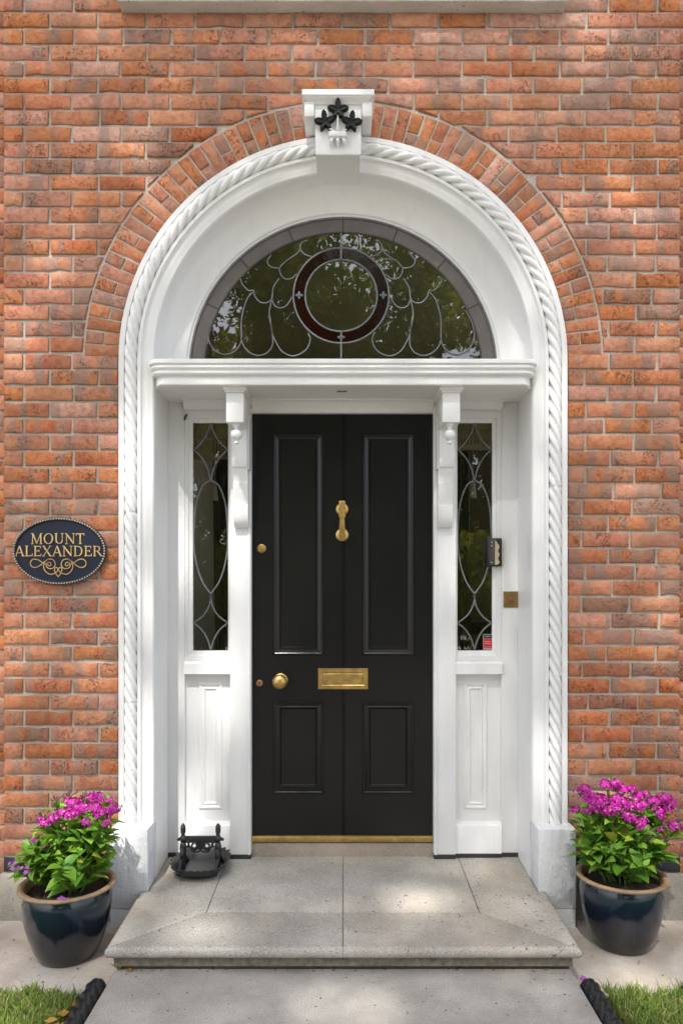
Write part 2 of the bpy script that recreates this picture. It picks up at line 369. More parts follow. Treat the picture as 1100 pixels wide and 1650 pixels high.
# ------------------------------------------------------------------ brick wall
wall = thing('brick_wall', (0, 0, 0), 'orange red brick front wall with a round brick arch around the doorway', 'wall')
def clip(poly, px, pz, nx, nz):
    out = []; n = len(poly)
    for i in range(n):
        a, b = poly[i], poly[(i+1) % n]; da = (a[0]-px)*nx+(a[1]-pz)*nz; db = (b[0]-px)*nx+(b[1]-pz)*nz
        if da >= 0: out.append(a)
        if da*db < 0:
            t = da/(da-db); out.append((a[0]+(b[0]-a[0])*t, a[1]+(b[1]-a[1])*t))
    return out
def area(p): return .5*abs(sum(p[i][0]*p[(i+1) % len(p)][1]-p[(i+1) % len(p)][0]*p[i][1] for i in range(len(p))))
def brick_geo(poly, uv, at, yb=.035, y0=0.0, rad=0):
    """rough brick: jittered outline, soft arris; returns verts, faces, uvw, bk"""
    q = []
    n = len(poly)
    for i in range(n):
        a, b = Vector(poly[i]), Vector(poly[(i+1) % n]); L = (b-a).length
        if L < .004: continue
        k = max(1, round(L/.055)); nrm = Vector(((b-a).y, -(b-a).x)).normalized()
        for t in range(k):
            p = a.lerp(b, t/k); j = -abs(random.gauss(0, .0015)) if t else -abs(random.gauss(0, .0013))
            if random.random() < .07: j -= random.uniform(.002, .007)
            p = p+nrm*j; q.append((p.x, p.y))
    if sum(q[i-1][0]*q[i][1]-q[i][0]*q[i-1][1] for i in range(len(q))) < 0: q.reverse()
    n = len(q); cx = sum(p[0] for p in q)/n; cz = sum(p[1] for p in q)/n
    cl = lambda v, m: max(-m, min(m, v)); yf = y0+cl(random.gauss(0, .0015), .0022); tx, tz = cl(random.gauss(0, .006), .010), cl(random.gauss(0, .010), .018)
    fy = lambda p: yf+(p[0]-cx)*tx+(p[1]-cz)*tz
    def ins(d):
        out = []
        for i in range(n):
            a, b, c = Vector(q[i-1]), Vector(q[i]), Vector(q[(i+1) % n])
            n1 = Vector((-(b-a).y, (b-a).x)); n2 = Vector((-(c-b).y, (c-b).x))
            if n1.length > 0: n1.normalize()
            if n2.length > 0: n2.normalize()
            m = n1+n2; m = m/max(.8, m.length_squared/2) if m.length > 0 else m
            out.append((b.x+m.x*d, b.y+m.y*d))
        return out
    i1 = ins(.0035+random.random()*.002)
    v = [(p[0], yb, p[1]) for p in q]+[(p[0], fy(p)+.0036, p[1]) for p in q]+[(p[0], fy(p), p[1]) for p in i1]
    f = [tuple(range(2*n, 3*n))]
    for k in (0, 1):
        for i in range(n): j = (i+1) % n; f.append((k*n+i, k*n+j, (k+1)*n+j, (k+1)*n+i))
    U = [uv(p[0], p[2]) for p in v]
    return v, f, U, [at]*len(v), (cx, 0, cz)
def set_attr(me, U, A):
    a = me.attributes.new('uvw', 'FLOAT_VECTOR', 'POINT'); a.data.foreach_set('vector', [c for p in U for c in p])
    b = me.attributes.new('bk', 'FLOAT_COLOR', 'POINT'); b.data.foreach_set('color', [c for p in A for c in p])
def brick_obj(geo, parent):
    v, f, U, A, c = geo; mb = MB(); mb.v = v; mb.f = f
    o = mk('brick', mb, 'brick', parent, origin=c, angle=50, fixn=False); set_attr(o.data, U, A); return o
def brick_stuff(geos, parent, name='brick'):
    mb = MB(); U = []; A = []
    for v, f, u, a, c in geos: mb.add(v, f); U += u; A += a
    o = mk(name, mb, 'brick', parent, angle=50, fixn=False); set_attr(o.data, U, A); return stuff(o)
def tint(dark=0.0):
    r = random.random(); g = random.random()**1.5*.36
    if r < .13: g = .62+random.random()*.4           # whole greyish brick
    elif r < .22: g = .36+random.random()*.2
    h = min(1, max(0, random.gauss(.45, .27)))
    return (random.random(), h, g, dark)
PITCH = .2243; J = .0116
def rect_brick(x0, x1, z0, z1): return [(x0, z0), (x1, z0), (x1, z1), (x0, z1)]
geos = []
def clipb(p, rad):
    cx = sum(a[0] for a in p)/len(p); cz = sum(a[1] for a in p)/len(p)
    if cz < ZS+.01:
        if min(abs(a[0]) for a in p) > RO+.008 and not (min(a[0] for a in p) < 0 < max(a[0] for a in p)): return p
        s_ = 1 if cx > 0 else -1; return clip(p, s_*(RO+.006), 0, s_, 0)
    for _ in range(3):
        if len(p) < 3: return p
        cx = sum(a[0] for a in p)/len(p); cz = sum(a[1] for a in p)/len(p)
        n = Vector((cx, cz-ZS)).normalized(); p = clip(p, n.x*rad, ZS+n.y*rad, n.x, n.y)
    return p
for k in range(92):
    z0 = ZSTONE+k*CH+.0040+random.gauss(0, .0010); z1 = ZSTONE+(k+1)*CH-.0056+random.gauss(0, .0008)
    e = XL; first = (k % 2 == 0)
    row = []
    x = XL + (0 if first else -PITCH/2+J/2)
    xs = [XL]; nx = XL+(PITCH-.007 if first else PITCH/2-.014)
    while nx < XR-.03: xs.append(nx); nx += PITCH+random.gauss(0, .0028)
    xs.append(XR+J)
    for a, b in zip(xs, xs[1:]):
        p = rect_brick(a, b-J, z0, z1)
        if b-J-a < .03: continue
        inside = all((abs(c[0]) < RO and c[1] < ZS) or (c[0]**2+(c[1]-ZS)**2 < RB**2 and c[1] >= ZS-.05) for c in p)
        if inside: continue
        if a < 0 < b-J and z0 < ZS+RB-.08: continue
        if a < 0 and b-J > 0: pass
        q = clipb(p, RB+.012)
        if 4.165 < z0 < 6.15:      # the courses beside the window sill stop at its ends
            if a < -1.02 < b: q = clip(q, -1.024, 0, -1, 0)
            elif a < 1.018 < b: q = clip(q, 1.022, 0, 1, 0)
            elif -1.02 < a < 1.018: continue
        if len(q) < 3 or area(q) < .0009: continue
        at = tint(1.0 if k == 0 else 0.0); at = (at[0], min(1, max(0, at[1]+(z0-2.2)*.09)), at[2], at[3])
        ln = b-J-a
        uv = (lambda a_, z_, ln_: (lambda x, z: ((x-a_)/.215, (z-z_)/.065, 0)))(a, z0, ln)
        edge = (a <= XL+.001 or b >= XR)
        geos.append((min(area(q), .0145)*(1 if z1 < 4.24 else .1)-random.random()*1e-6, brick_geo(q, uv, at, .09 if edge else .035)))
geos.sort(key=lambda g: -g[0])
print('wall bricks', len(geos))
for a_, g in geos[:298]: brick_obj(g, wall)
if len(geos) > 298: brick_stuff([g for a_, g in geos[298:]], wall)
# mortar bed with the doorway cut out
def opening_wall(y, r, x0, x1, zb, zt, y2):
    mb = MB(); N = 48
    arc = [(-r*math.cos(PI*i/N), ZS+r*math.sin(PI*i/N)) for i in range(N+1)]
    mb.box(x0, -r, y, y2, zb, ZS); mb.box(r, x1, y, y2, zb, ZS)
    mb.prism([(x0, ZS), (-r, ZS), (-r, zt), (x0, zt)], y, y2); mb.prism([(r, ZS), (x1, ZS), (x1, zt), (r, zt)], y, y2)
    for (a, b), (c, d) in zip(arc, arc[1:]): mb.prism([(a, b), (c, d), (c, zt), (a, zt)], y, y2)
    return mb
mo = opening_wall(.0100, 1.0, XL+.004, XR-.004, 0, 4.25, .12)
mo.box(XL+.004, -1.018, .0100, .12, 4.25, 7.1); mo.box(1.016, XR-.004, .0100, .12, 4.25, 7.1); mo.box(-1.018, 1.016, .0100, .12, 6.19, 7.1)
mk('mortar', mo, 'mortar', wall, smooth=False)
# brick ring of the arch
arch = mk('brick_arch', MB().loft([[(-r*math.cos(PI*i/64), y, ZS+r*math.sin(PI*i/64)) for i in range(65)] for r, y in ((1.02, .06), (1.02, .0075), (RB+.009, .0075), (RB+.010, .06))], close=False), 'mortar', wall)
ang = .012; k = 0; NV = 58; st = (PI-.024)/NV
for i in range(NV):
    a0 = .012+i*st+.0031; a1 = .012+(i+1)*st-.0031
    if abs((a0+a1)/2-PI/2) < .065: continue
    def seg(r0, r1):
        pol = lambda r, a: (-r*math.cos(a), ZS+r*math.sin(a))
        return [pol(r0, a0), pol(r1, a0), pol(r1, a1), pol(r0, a1)][::-1]
    m_ = i if i < NV/2 else NV-1-i
    if m_ % 2 == 0: parts = [(RO+.004, RB)]
    else: parts = [(RO+.004, RO+.060+random.uniform(-.006, .006)), (RO+.070, RB)] if False else None
    if parts is None:
        mid = RO+.068+random.uniform(-.008, .008); parts = [(RO+.004, mid-.0036), (mid+.0036, RB)]
    for r0, r1 in parts:
        am = (a0+a1)/2; ca, sa = -math.cos(am), math.sin(am)
        uv = (lambda r_, ca_, sa_: (lambda x, z: ((x*ca_+(z-ZS)*sa_-r_)/.215, .5+(x*sa_-(z-ZS)*ca_)/.065, 0)))(r0, ca, sa)
        t = tint(); brick_obj(brick_geo(seg(r0, r1), uv, (t[0], t[1], t[2]*.8, 0), .03, .0005), arch)
# granite base course, window sill
for sx in (-1, 1):
    for a, b in ((1.046, 1.30), (1.305, 1.575 if sx < 0 else 1.565)):
        x0, x1 = sorted((sx*a, sx*b)); mk('base_stone', MB().box(x0, x1, -.022, .12, -.02, ZSTONE-.002, .008), 'base_stone', wall)
sill = mk('window_sill', MB().box(-1.020, 1.018, -.066, .12, 4.174, 4.29, .006), 'sill_stone', wall)
mb = MB(); ro = (-1.018, 1.016, 4.285, 6.20); mb.ring(ro, .0, ro, .10); q = mb.frame(ro, [(0, .10), (.07, .10), (.075, .115)]); mb.box(q[0], q[1], .105, .135, 5.20, 5.25); mb.box(-.015, .015, .108, .13, q[2], q[3])
mk('upper_window', mb, 'white_paint', wall, smooth=False); mk('upper_pane', MB().rect(q, .125), 'dark_pane', wall, smooth=False)
# recessed wall slivers at both sides of the bay
for sx, lab in ((-1, 'thin strip of set back brick wall at the far left edge'), (1, 'thin strip of set back brick wall at the far right edge')):
    x0, x1 = (XL-1.4, XL-.001) if sx < 0 else (XR+.001, XR+1.4)
    rw = thing('side_wall', ((x0+x1)/2, .06, 0), lab, 'wall')
    mk('mortar', MB().box(x0, x1, .0685, .14, 0, 7.1), 'mortar', rw, smooth=False)
    g = []
    for k in range(91):
        z0 = ZSTONE-.03+k*CH+.004; z1 = z0+CH-.0095
        e = x0-random.choice((0, .112))
        while e < x1:
            a, b = max(e, x0), min(e+PITCH-J, x1)
            if b-a > .02: g.append(brick_geo(rect_brick(a, b, z0, z1), (lambda a_, z_: (lambda x, z: ((x-a_)/.215, (z-z_)/.065, 0)))(e, z0), tint(), .09, .06))
            e += PITCH
    brick_stuff(g, rw)

# ------------------------------------------------------------------ white surround
sur = thing('door_surround', (0, 0, .0), 'white painted arched door surround with carved rope moulding and plinths', 'door surround')
def path_ring(r, y, zb, N=72):
    pts = [(-r, y, zb), (-r, y, .8), (-r, y, 1.5), (-r, y, 2.1)]
    pts += [(-r*math.cos(PI*i/N), y, ZS+r*math.sin(PI*i/N)) for i in range(N+1)]
    return pts+[(r, y, 2.1), (r, y, 1.5), (r, y, .8), (r, y, zb)]
ZP = 1.523-(1337-947)/360.   # plinth top
prof = [(RO, .03), (RO, -.010), (RO-.003, -.013), (1.006, -.013), (1.003, -.010), (1.002, .006), (.946, .006), (.945, -.009), (.942, -.012), (.930, -.012), (.927, -.009), (.926, .000), (.918, .0045), (.906, .004), (.898, .007), (.885, .012), (.880, .013), (.876, .017), (RI, .024), (RI, .05)]
mk('architrave', MB().loft([path_ring(r, y, ZP-.01) for r, y in prof], close=False), 'white_paint', sur, angle=30)
def twist(fr, Rr, n, lead, m=36, hand=1, amp=.43):
    rings = []
    for c, a, b, s_ in fr:
        ring = []
        for i in range(m):
            th = 2*PI*i/m; ph = th-hand*2*PI*s_/lead
            rr = Rr*(1-amp+amp*abs(math.sin(n*ph/2))**.6)*(1+.022*math.sin(s_*41+th*2)+.018*math.sin(s_*97+1.3*th))*(.90 if (s_+.31) % .87 < .006 else 1)
            ring.append(c+a*math.cos(th)*rr+b*math.sin(th)*rr)
        rings.append(ring)
    return rings
fr = []; rc = .974; s_ = 0; dz = .0055
za = ZP-.005
while za < ZS: fr.append((Vector((-rc, -.004, za)), Vector((-1, 0, 0)), Vector((0, -1, 0)), s_)); za += dz; s_ += dz
na = int(PI*rc/dz)
for i in range(na+1):
    a = PI*i/na; d = Vector((-math.cos(a), 0, math.sin(a))); fr.append((Vector((0, -.004, ZS))+d*rc, d, Vector((0, -1, 0)), s_)); s_ += dz
za = ZS-dz
while za > ZP-.005: fr.append((Vector((rc, -.004, za)), Vector((1, 0, 0)), Vector((0, -1, 0)), s_)); za -= dz; s_ += dz
mk('rope_moulding', MB().loft(twist(fr, .0298, 4, .262, 36, -1)), 'white_paint', sur, angle=75)
# reveals and the coved soffit round the fanlight
for sx in (-1, 1):
    mk('reveal', MB().box(*sorted((sx*RI, sx*(RI+.12))), .050, .345, .10, ZS, 0.0), 'white_paint', sur, smooth=False)
sp = [(RI, .05), (RI-.004, .10), (.858, .118), (.838, .132), (.812, .143), (.785, .150), (.770, .152), (.762, .154), (.757, .158), (.755, .166), (.745, .168), (.742, .172), (.742, .20)]
N = 72
mk('arch_soffit', MB().loft([[(-r*math.cos(PI*i/N), y, ZS+r*math.sin(PI*i/N)) for i in range(N+1)] for r, y in sp], close=False), 'white_paint', sur, angle=30)
for sx in (-1, 1):      # stilted foot of the soffit down to the cornice
    mk('soffit_foot', MB().loft([[(sx*r, y, 2.52), (sx*r, y, ZS)] for r, y in sp], close=False), 'white_paint', sur, angle=30)
# plinths
for sx in (-1, 1):
    x0, x1 = sorted((sx*.874, sx*1.044)); mb = MB().box(x0, x1, -.094, .045, .082, ZP, .006)
    a, b = sorted((sx*.930, sx*1.042)); mb.box(a, b, -.0925, .04, -.02, .081, .004)
    mk('plinth', mb, 'masonry_paint', sur)
# keystone
KX = -.0215
key = mk('keystone', MB().loft([[(KX-h, y, z), (KX+h, y, z), (KX+h, .10, z), (KX-h, .10, z)] for h, y, z in
     ((.0965, -.137, 3.436), (.1005, -.140, 3.44), (.103, -.140, 3.650), (.106, -.142, 3.653), (.112, -.147, 3.656), (.118, -.149, 3.660), (.128, -.152, 3.664), (.138, -.158, 3.669), (.146, -.164, 3.674), (.151, -.165, 3.677), (.152, -.169, 3.679), (.158, -.171, 3.682), (.158, -.171, 3.704), (.154, -.166, 3.708))], True, True, True), 'white_paint', sur, angle=25)
for sx in (-1, 1):
    x0, x1 = sorted((KX+sx*.104, KX+sx*.150)); mk('keystone_ear', MB().box(x0, x1, -.150, .02, 3.598, 3.668, .008), 'white_paint', key)
YK = -.146
def star5(cx, cz, r, rot):
    pts = []
    for i in range(5):
        a = rot+PI/2+i*2*PI/5; R1 = r*(1.12 if i == 0 else (.98 if i in (1, 4) else .80))
        for da, k_ in ((-.40, .58), (-.20, .84), (0, 1.0), (.20, .84), (.40, .58)): pts.append((cx+R1*k_*math.cos(a+da*(1 if 1 else 1)), cz+R1*k_*math.sin(a+da)))
        am = a+PI/5; pts.append((cx+r*.34*math.cos(am), cz+r*.34*math.sin(am)))
    return pts
for px, py, rt in ((544.4, 179, 0), (523.5, 198, .12), (566, 199, -.12)):
    x, z = X(px, YK), Z(py, YK); p = star5(x, z, .050, rt); n = len(p)
    mb = MB(); mb.add([(q[0], YK-.012, q[1]) for q in p]+[(x+(q[0]-x)*.9, YK-.019, z+(q[1]-z)*.9) for q in p]+[(q[0], YK+.006, q[1]) for q in p]+[(x, YK-.012, z)],
       [(i, (i+1) % n, n+(i+1) % n, n+i) for i in range(n)]+[(2*n+i, 2*n+(i+1) % n, (i+1) % n, i) for i in range(n)]+[(n+i, n+(i+1) % n, 3*n) for i in range(n)])
    mk('carved_leaf', mb, 'black_gloss', key)
mb = MB()
for a, b in (((544, 186), (544, 216)), ((528, 205), (540, 215)), ((560, 207), (550, 215))):
    mb.tube([(X(a[0], YK), YK-.006, Z(a[1], YK)), (X((a[0]+b[0])/2, YK), YK-.008, Z((a[1]+b[1])/2, YK)), (X(b[0], YK), YK-.006, Z(b[1], YK))], .0045, 8)
mb.box(X(529.5, YK), X(558, YK), YK-.024, YK+.006, Z(224, YK), Z(215.5, YK), .004)
for px, tilt in ((536, -5), (544, 0), (552, 5)):
    mb.tube([(X(px, YK), YK-.010, Z(223, YK)), (X(px+tilt*.6, YK), YK-.014, Z(230, YK)), (X(px+tilt, YK), YK-.004, Z(236, YK))], [.006, .009, .003], 8)
mk('carved_stalks', mb, 'white_paint', key)

# ------------------------------------------------------------------ door frame: cornice, pilasters, brackets, panels
df = thing('door_frame', (0, YB, .18), 'white painted timber door frame with moulded cornice, pilasters and side panels', 'door frame')
def corn(h, yf, rad, z, yb=.19):
    pts = [(-h, yb, z)]
    pts += [(-h+rad-rad*math.cos(PI/2*i/10), yf+rad-rad*math.sin(PI/2*i/10), z) for i in range(11)]
    pts += [(h-rad+rad*math.sin(PI/2*i/10), yf+rad-rad*math.cos(PI/2*i/10), z) for i in range(11)]
    return pts+[(h, yb, z)]
cp = [(.03, 2.560), (.004, 2.5597), (.0, 2.556), (0, 2.541), (.004, 2.538), (.010, 2.5375), (.010, 2.533), (.006, 2.530), (.004, 2.524), (.006, 2.519), (.012, 2.516), (.016, 2.513), (.016, 2.508), (.011, 2.505), (.010, 2.499), (.014, 2.493), (.022, 2.490), (.030, 2.488), (.031, 2.483), (.027, 2.480), (.026, 2.452), (.029, 2.447), (.05, 2.447)]
mk('cornice', MB().loft([corn(.887-o, -.062+o, .050, z) for o, z in cp], True, True, True), 'white_paint', df, angle=28)
mk('soffit_board', MB().box(-.8725, .8725, .03, .33, 2.4485, 2.50), 'white_paint', df, smooth=False)
mb = MB()
cov = [(.215, 2.4485), (.215, 2.444), (.224, 2.4435), (.236, 2.440), (.250, 2.432), (.262, 2.419), (.2665, 2.416), (.270, 2.410), (.285, 2.410), (.292, 2.4485)]
for a, b in ((-.79, -.561), (-.452, .447), (.561, .79)): mb.prism_x(cov[::-1], a, b)
mk('cove_moulding', mb, 'white_paint', df, angle=30)
mk('soffit_slot', MB().box(-.028, .018, .06, .075, 2.4435, 2.4465), 'dull_brass', df)
DX0, DX1 = X(406, .3), X(697, .3); DZ1, DZ0 = Z(667, .3), Z(1347, .3)
mk('door_head', MB().box(DX0-.01, DX1+.01, .272, .35, DZ1, 2.4487, .003), 'white_paint', df)
for sx, (a, b) in ((-1, (-.560, DX0)), (1, (DX1, .560))):
    mb = MB().box(a, b, .262, .345, ZT(.26)+.02, 2.4483, .004)
    lx = (b-.016, b-.004) if sx < 0 else (a+.004, a+.016); mb.box(*lx, .256, .264, ZT(.26)+.02, 2.30, .003)
    mk('pilaster', mb, 'white_paint', df)
    mk('black_skirting', MB().box(a+.001, b-.001, .258, .33, .150, ZT(.26)+.0195, .002), 'black_strip', df)
    c = sx*.5
    br = MB().prism_x([(.262, 2.425), (.170, 2.425), (.163, 2.28), (.163, 2.150), (.166, 2.125), (.176, 2.108), (.186, 2.104), (.186, 2.098), (.196, 2.080), (.204, 2.055), (.207, 2.036), (.199, 2.033), (.203, 2.0), (.212, 1.960), (.219, 1.927), (.209, 1.924), (.207, 1.895), (.213, 1.860), (.226, 1.835), (.240, 1.822), (.262, 1.818)], c-.036, c+.036)
    br.box(c-.041, c+.041, .012, .262, 2.288, 2.425, .004)
    br.box(c-.047, c+.047, .004, .262, 2.4245, 2.434, .003); br.box(c-.054, c+.054, -.004, .262, 2.4338, 2.4488, .003)
    br.box(c+sx*-.040-.004, c+sx*-.040+.004, .185, .262, 2.10, 2.36, .002)
    bo = mk('console_bracket', br, 'white_paint', df, angle=30)
    mk('finial', MB().lathe([(.020, .004), (.020, -.008), (.012, -.013), (.010, -.022), (.012, -.027), (.0245, -.036), (.0275, -.048), (.0245, -.062), (.014, -.073), (.008, -.077), (.008, -.081), (.012, -.084), (.012, -.090), (.003, -.096)], (c-sx*.002, .052, 2.288), n=24, cap1=True), 'white_paint', bo, angle=50)
GL = {-1: (-.753, -.576), 1: (.573, .748)}
GZ0, GZ1 = Z(1049, YB), Z(680, YB)
for sx in (-1, 1):
    a, b = (-.79, -.560) if sx < 0 else (.560, .79)
    x0, x1 = sorted((sx*.79, sx*.8735))
    mk('jamb', MB().box(x0, x1, .288, .345, ZT(.28)+.02, 2.4484, .003), 'white_paint', df)
    mk('black_skirting', MB().box(x0, x1, .284, .33, .150, ZT(.28)+.0195, .002), 'black_strip', df)
    mk('black_skirting', MB().box(a, b, .274, .33, .150, ZT(.27)+.0195, .002), 'black_strip', df)
    rail = MB().prism_x([(.345, 1.157), (.288, 1.157), (.268, 1.150), (.264, 1.146), (.264, 1.094), (.267, 1.091), (.345, 1.091)], a, b)
    mk('panel_rail', rail, 'white_paint', df)
    br = MB().prism_x([(.345, .350), (.310, .350), (.281, .338), (.278, .334), (.278, ZT(.27)+.02), (.345, ZT(.27)+.02)], a, b)
    mk('bottom_rail', br, 'white_paint', df)
    mb = MB(); ro = (a, b, .345, 1.095); ri = (sx*.665-.059, sx*.665+.059, .410, 1.045)
    mb.ring(ro, .3125, ri, .3125); q = mb.frame(ri, [(0, .3125), (.002, .3075), (.008, .3055), (.014, .308), (.018, .3115), (.024, .310), (.028, .307), (.033, .312), (.036, .316)]); mb.rect(q, .316)
    mk('side_panel', mb, 'white_paint', df, angle=25)
mk('threshold_stone', MB().box(DX0-.006, DX1+.006, .290, .36, .13, Z(1357, .3)-.001, .004), 'tan_stone', df)
mk('brass_threshold', MB().box(DX0+.001, DX1-.001, .280, .335, Z(1357, .285), Z(1347.5, .285), .003), 'brass', df)

# ------------------------------------------------------------------ front door
dr = thing('front_door', ((DX0+DX1)/2, .3, DZ0), 'black painted four panel front door with brass fittings', 'door')
YD = .300; dx = lambda p: X(p, YD); dz_ = lambda p: Z(p, YD)
panels = [(438.5, 521.5, 699, 1055.5), (583.5, 666.5, 699, 1055.5), (440, 522, 1130, 1279), (583.5, 667, 1130, 1279)]
mb = MB(); mb.box(DX0+.002, DX1-.002, .318, .350, DZ0+.003, DZ1-.002)
xs = [406.7, 440, 521, 583.5, 666.5, 696.3]; zs = [1346.5, 1279, 1130, 1055.5, 699, 667.7]
for i in range(5):
    for j in range(5):
        if i in (1, 3) and j in (1, 3): continue
        mb.rect((dx(xs[i]), dx(xs[i+1]), dz_(zs[j]), dz_(zs[j+1])), YD)
mb.ring((DX0+.002, DX1-.002, DZ0+.003, DZ1-.002), .33, (dx(xs[0]), dx(xs[5]), dz_(zs[0]), dz_(zs[5])), YD)
mk('door_leaf', mb, 'door_paint', dr, smooth=False, fixn=False)
for i in (1, 3):
    for j in (1, 3):
        r = (dx(xs[i]), dx(xs[i+1]), dz_(zs[j]), dz_(zs[j+1])); mb = MB()
        q = mb.frame(r, [(-.001, YD+.001), (-.001, YD-.004), (.002, YD-.0075), (.008, YD-.0085), (.012, YD-.006), (.0135, YD-.001), (.020, YD+.001), (.026, YD+.003), (.029, YD+.0015), (.034, YD+.0025), (.040, YD+.010), (.042, YD+.012)]); mb.rect(q, YD+.012)
        mk('door_panel', mb, 'door_paint', dr, angle=20)
xc = dx(553.2)
mb = MB()
for (za, zb) in ((667.7, 1076), (1112, 1346.5)):
    pr = [(-.0095, YD+.0005), (-.0085, YD-.0005), (-.0065, YD+.006), (-.0045, YD-.001), (-.002, YD-.004), (.002, YD-.004), (.0045, YD-.001), (.0065, YD+.006), (.0085, YD-.0005), (.0095, YD+.0005)]
    mk('centre_bead', MB().loft([[(xc+p[0], p[1]-.001, dz_(zb)), (xc+p[0], p[1]-.001, dz_(za))] for p in pr], close=False), 'door_paint', dr, angle=30)
# letterbox
r = (dx(512), dx(593), dz_(1111), dz_(1077)); mb = MB()
q = mb.frame(r, [(0, YD), (0, YD-.004), (.003, YD-.0075), (.020, YD-.0085), (.0235, YD-.006), (.0245, YD-.002)]); lb = mk('letterbox', mb, 'brass', dr, angle=25)
mb = MB(); q2 = (q[0]+.0012, q[1]-.0012, q[2]+.0012, q[3]-.0012); q3 = mb.frame(q2, [(0, YD+.001), (0, YD-.0035), (.003, YD-.005)]); mb.rect(q3, YD-.005); mk('flap', mb, 'brass', lb, angle=25)
# knob
c = (dx(452), YD, dz_(1097))
kb = mk('door_knob', MB().lathe([(.030, -.006), (.032, -.009), (.014, -.012), (.012, -.026), (.022, -.032), (.035, -.044), (.0375, -.054), (.034, -.065), (.022, -.074), (.008, -.078), (.001, -.0785)], c, 'y', 36), 'brass', dr, angle=60)
mk('rose', MB().lathe([(.036, 0), (.036, -.004), (.030, -.007), (.001, -.007)], c, 'y', 36), 'brass', kb)
c = (dx(421.5), YD, dz_(884))
lk = mk('door_lock', MB().lathe([(.0215, 0), (.0215, -.005), (.017, -.008), (.0155, -.006), (.0145, -.009), (.001, -.0095)], c, 'y', 28), 'brass', dr)
mk('key_slot', MB().box(c[0]-.0015, c[0]+.0015, YD-.0105, YD-.008, c[2]-.008, c[2]+.003), 'iron', lk)
c = (dx(418), YD, dz_(1101))
ep = mk('keyhole_plate', MB().lathe([(.0165, 0), (.0165, -.003), (.014, -.005), (.001, -.005)], c, 'y', 28), 'copper', dr)
mk('keyhole', MB().lathe([(.0045, -.0045), (.0045, -.0058), (.0005, -.0058)], (c[0], YD, c[2]+.003), 'y', 14).prism([(c[0]-.002, c[2]+.001), (c[0]-.0036, c[2]-.010), (c[0]+.0036, c[2]-.010), (c[0]+.002, c[2]+.001)], YD-.0059, YD-.004), 'iron', ep)
# knocker
kx = dx(551)
kn = mk('door_knocker', MB().lathe([(.032, 0), (.032, -.006), (.028, -.011), (.020, -.013), (.001, -.014)], (kx, YD, dz_(820.5)), 'y', 32), 'brass', dr)
mk('knocker_plate', MB().lathe([(.032, 0), (.032, -.006), (.027, -.010), (.017, -.012), (.015, -.020), (.001, -.021)], (kx, YD, dz_(862)), 'y', 32), 'brass', kn)
hm = MB()
hm.box(kx-.0155, kx+.0155, YD-.034, YD-.004, dz_(816.5), dz_(808), .004)
def bar(z0, z1, w0, w1, y0, y1, t): hm.loft([[(kx-w, y-t, z), (kx+w, y-t, z), (kx+w*.8, y, z), (kx-w*.8, y, z)] for w, y, z in ((w0, y0, z0), (w1, y1, z1))], True, True, True)
bar(dz_(830), dz_(814), .013, .0135, YD-.022, YD-.020, .014); bar(dz_(834), dz_(830), .0175, .0165, YD-.022, YD-.022, .014)
bar(dz_(858), dz_(834), .015, .0115, YD-.022, YD-.022, .014); bar(dz_(867), dz_(858), .009, .015, YD-.020, YD-.022, .014)
mk('knocker_hammer', hm, 'brass', kn, angle=25)

# ------------------------------------------------------------------ leaded windows
def came(name, lines, y, r, parent, m='lead'):
    for l in lines: mk(name, MB().tube([(p[0], y, p[1]) for p in l], r, 6, True, .7), m, parent, angle=60)
fw = thing('fanlight', (0, .17, 2.52), 'half round leaded fanlight with a dark red glass ring above the door', 'window')
YF = .176; RF, RN = .742, .672; fx = lambda p: X(p, .17); fz = lambda p: Z(p, .17)
arc = lambda r, a0, a1, n=24: [(r*math.cos(a0+(a1-a0)*i/n), ZS+r*math.sin(a0+(a1-a0)*i/n)) for i in range(n+1)]
def halfdisc(r, zb, y):
    a = math.asin((zb-ZS)/r); return MB().add([(x, y, z) for x, z in arc(r, a, PI-a, 60)], [tuple(range(61))])
zb = 2.53
mk('clear_glass', halfdisc(.735, zb, YF), 'glass', fw, smooth=False)
CX, CZ = fx(549.5), fz(475.5)
def annulus(cx, cz, r0, r1, y0, y1, n=48):
    mb = MB(); mb.loft([[(cx+r*math.cos(2*PI*i/n), y, cz+r*math.sin(2*PI*i/n)) for i in range(n)] for r, y in ((r0, y1), (r0, y0), (r1, y0), (r1, y1))], True); return mb
mk('red_glass_ring', annulus(CX, CZ, .175, .231, YF-.004, YF-.001), 'red_glass', fw)
an = [R(a) for a in (-4, 26.5, 47.5, 69, 90, 111, 132.5, 153.5, 184)]
for a, b in zip(an, an[1:]):
    p = arc(RF-.006, a+.004, b-.004, 10)+arc(RN, a+.004, b-.004, 10)[::-1]; p = [(x, max(z, zb)) for x, z in p]
    mk('border_pane', MB().prism(p, YF-.004, YF-.001), 'frosted', fw, smooth=False)
circ = lambda cx, cz, r, n=48: [(cx+r*math.cos(2*PI*i/n), cz+r*math.sin(2*PI*i/n)) for i in range(n+1)]
mb = MB(); mb.loft([[(p[0], y, p[1]) for p in arc(r, R(-4), R(184), 60)] for r, y in ((RF+.002, YF+.01), (RF+.002, YF-.012), (RF-.006, YF-.012), (RF-.008, YF))], close=False)
mk('fanlight_rim', mb, 'lead', fw)
mb = MB().box(-.742, .742, YF-.01, YF+.01, 2.545, 2.585); mk('bottom_bar', mb, 'lead', fw)
lines = [arc(RN, R(-3), R(183), 60)]+[[(RN*math.cos(a), ZS+RN*math.sin(a)), ((RF-.005)*math.cos(a), ZS+(RF-.005)*math.sin(a))] for a in an[1:-1]]
came('border_came', lines, YF-.004, .0038, fw, 'dark_lead')
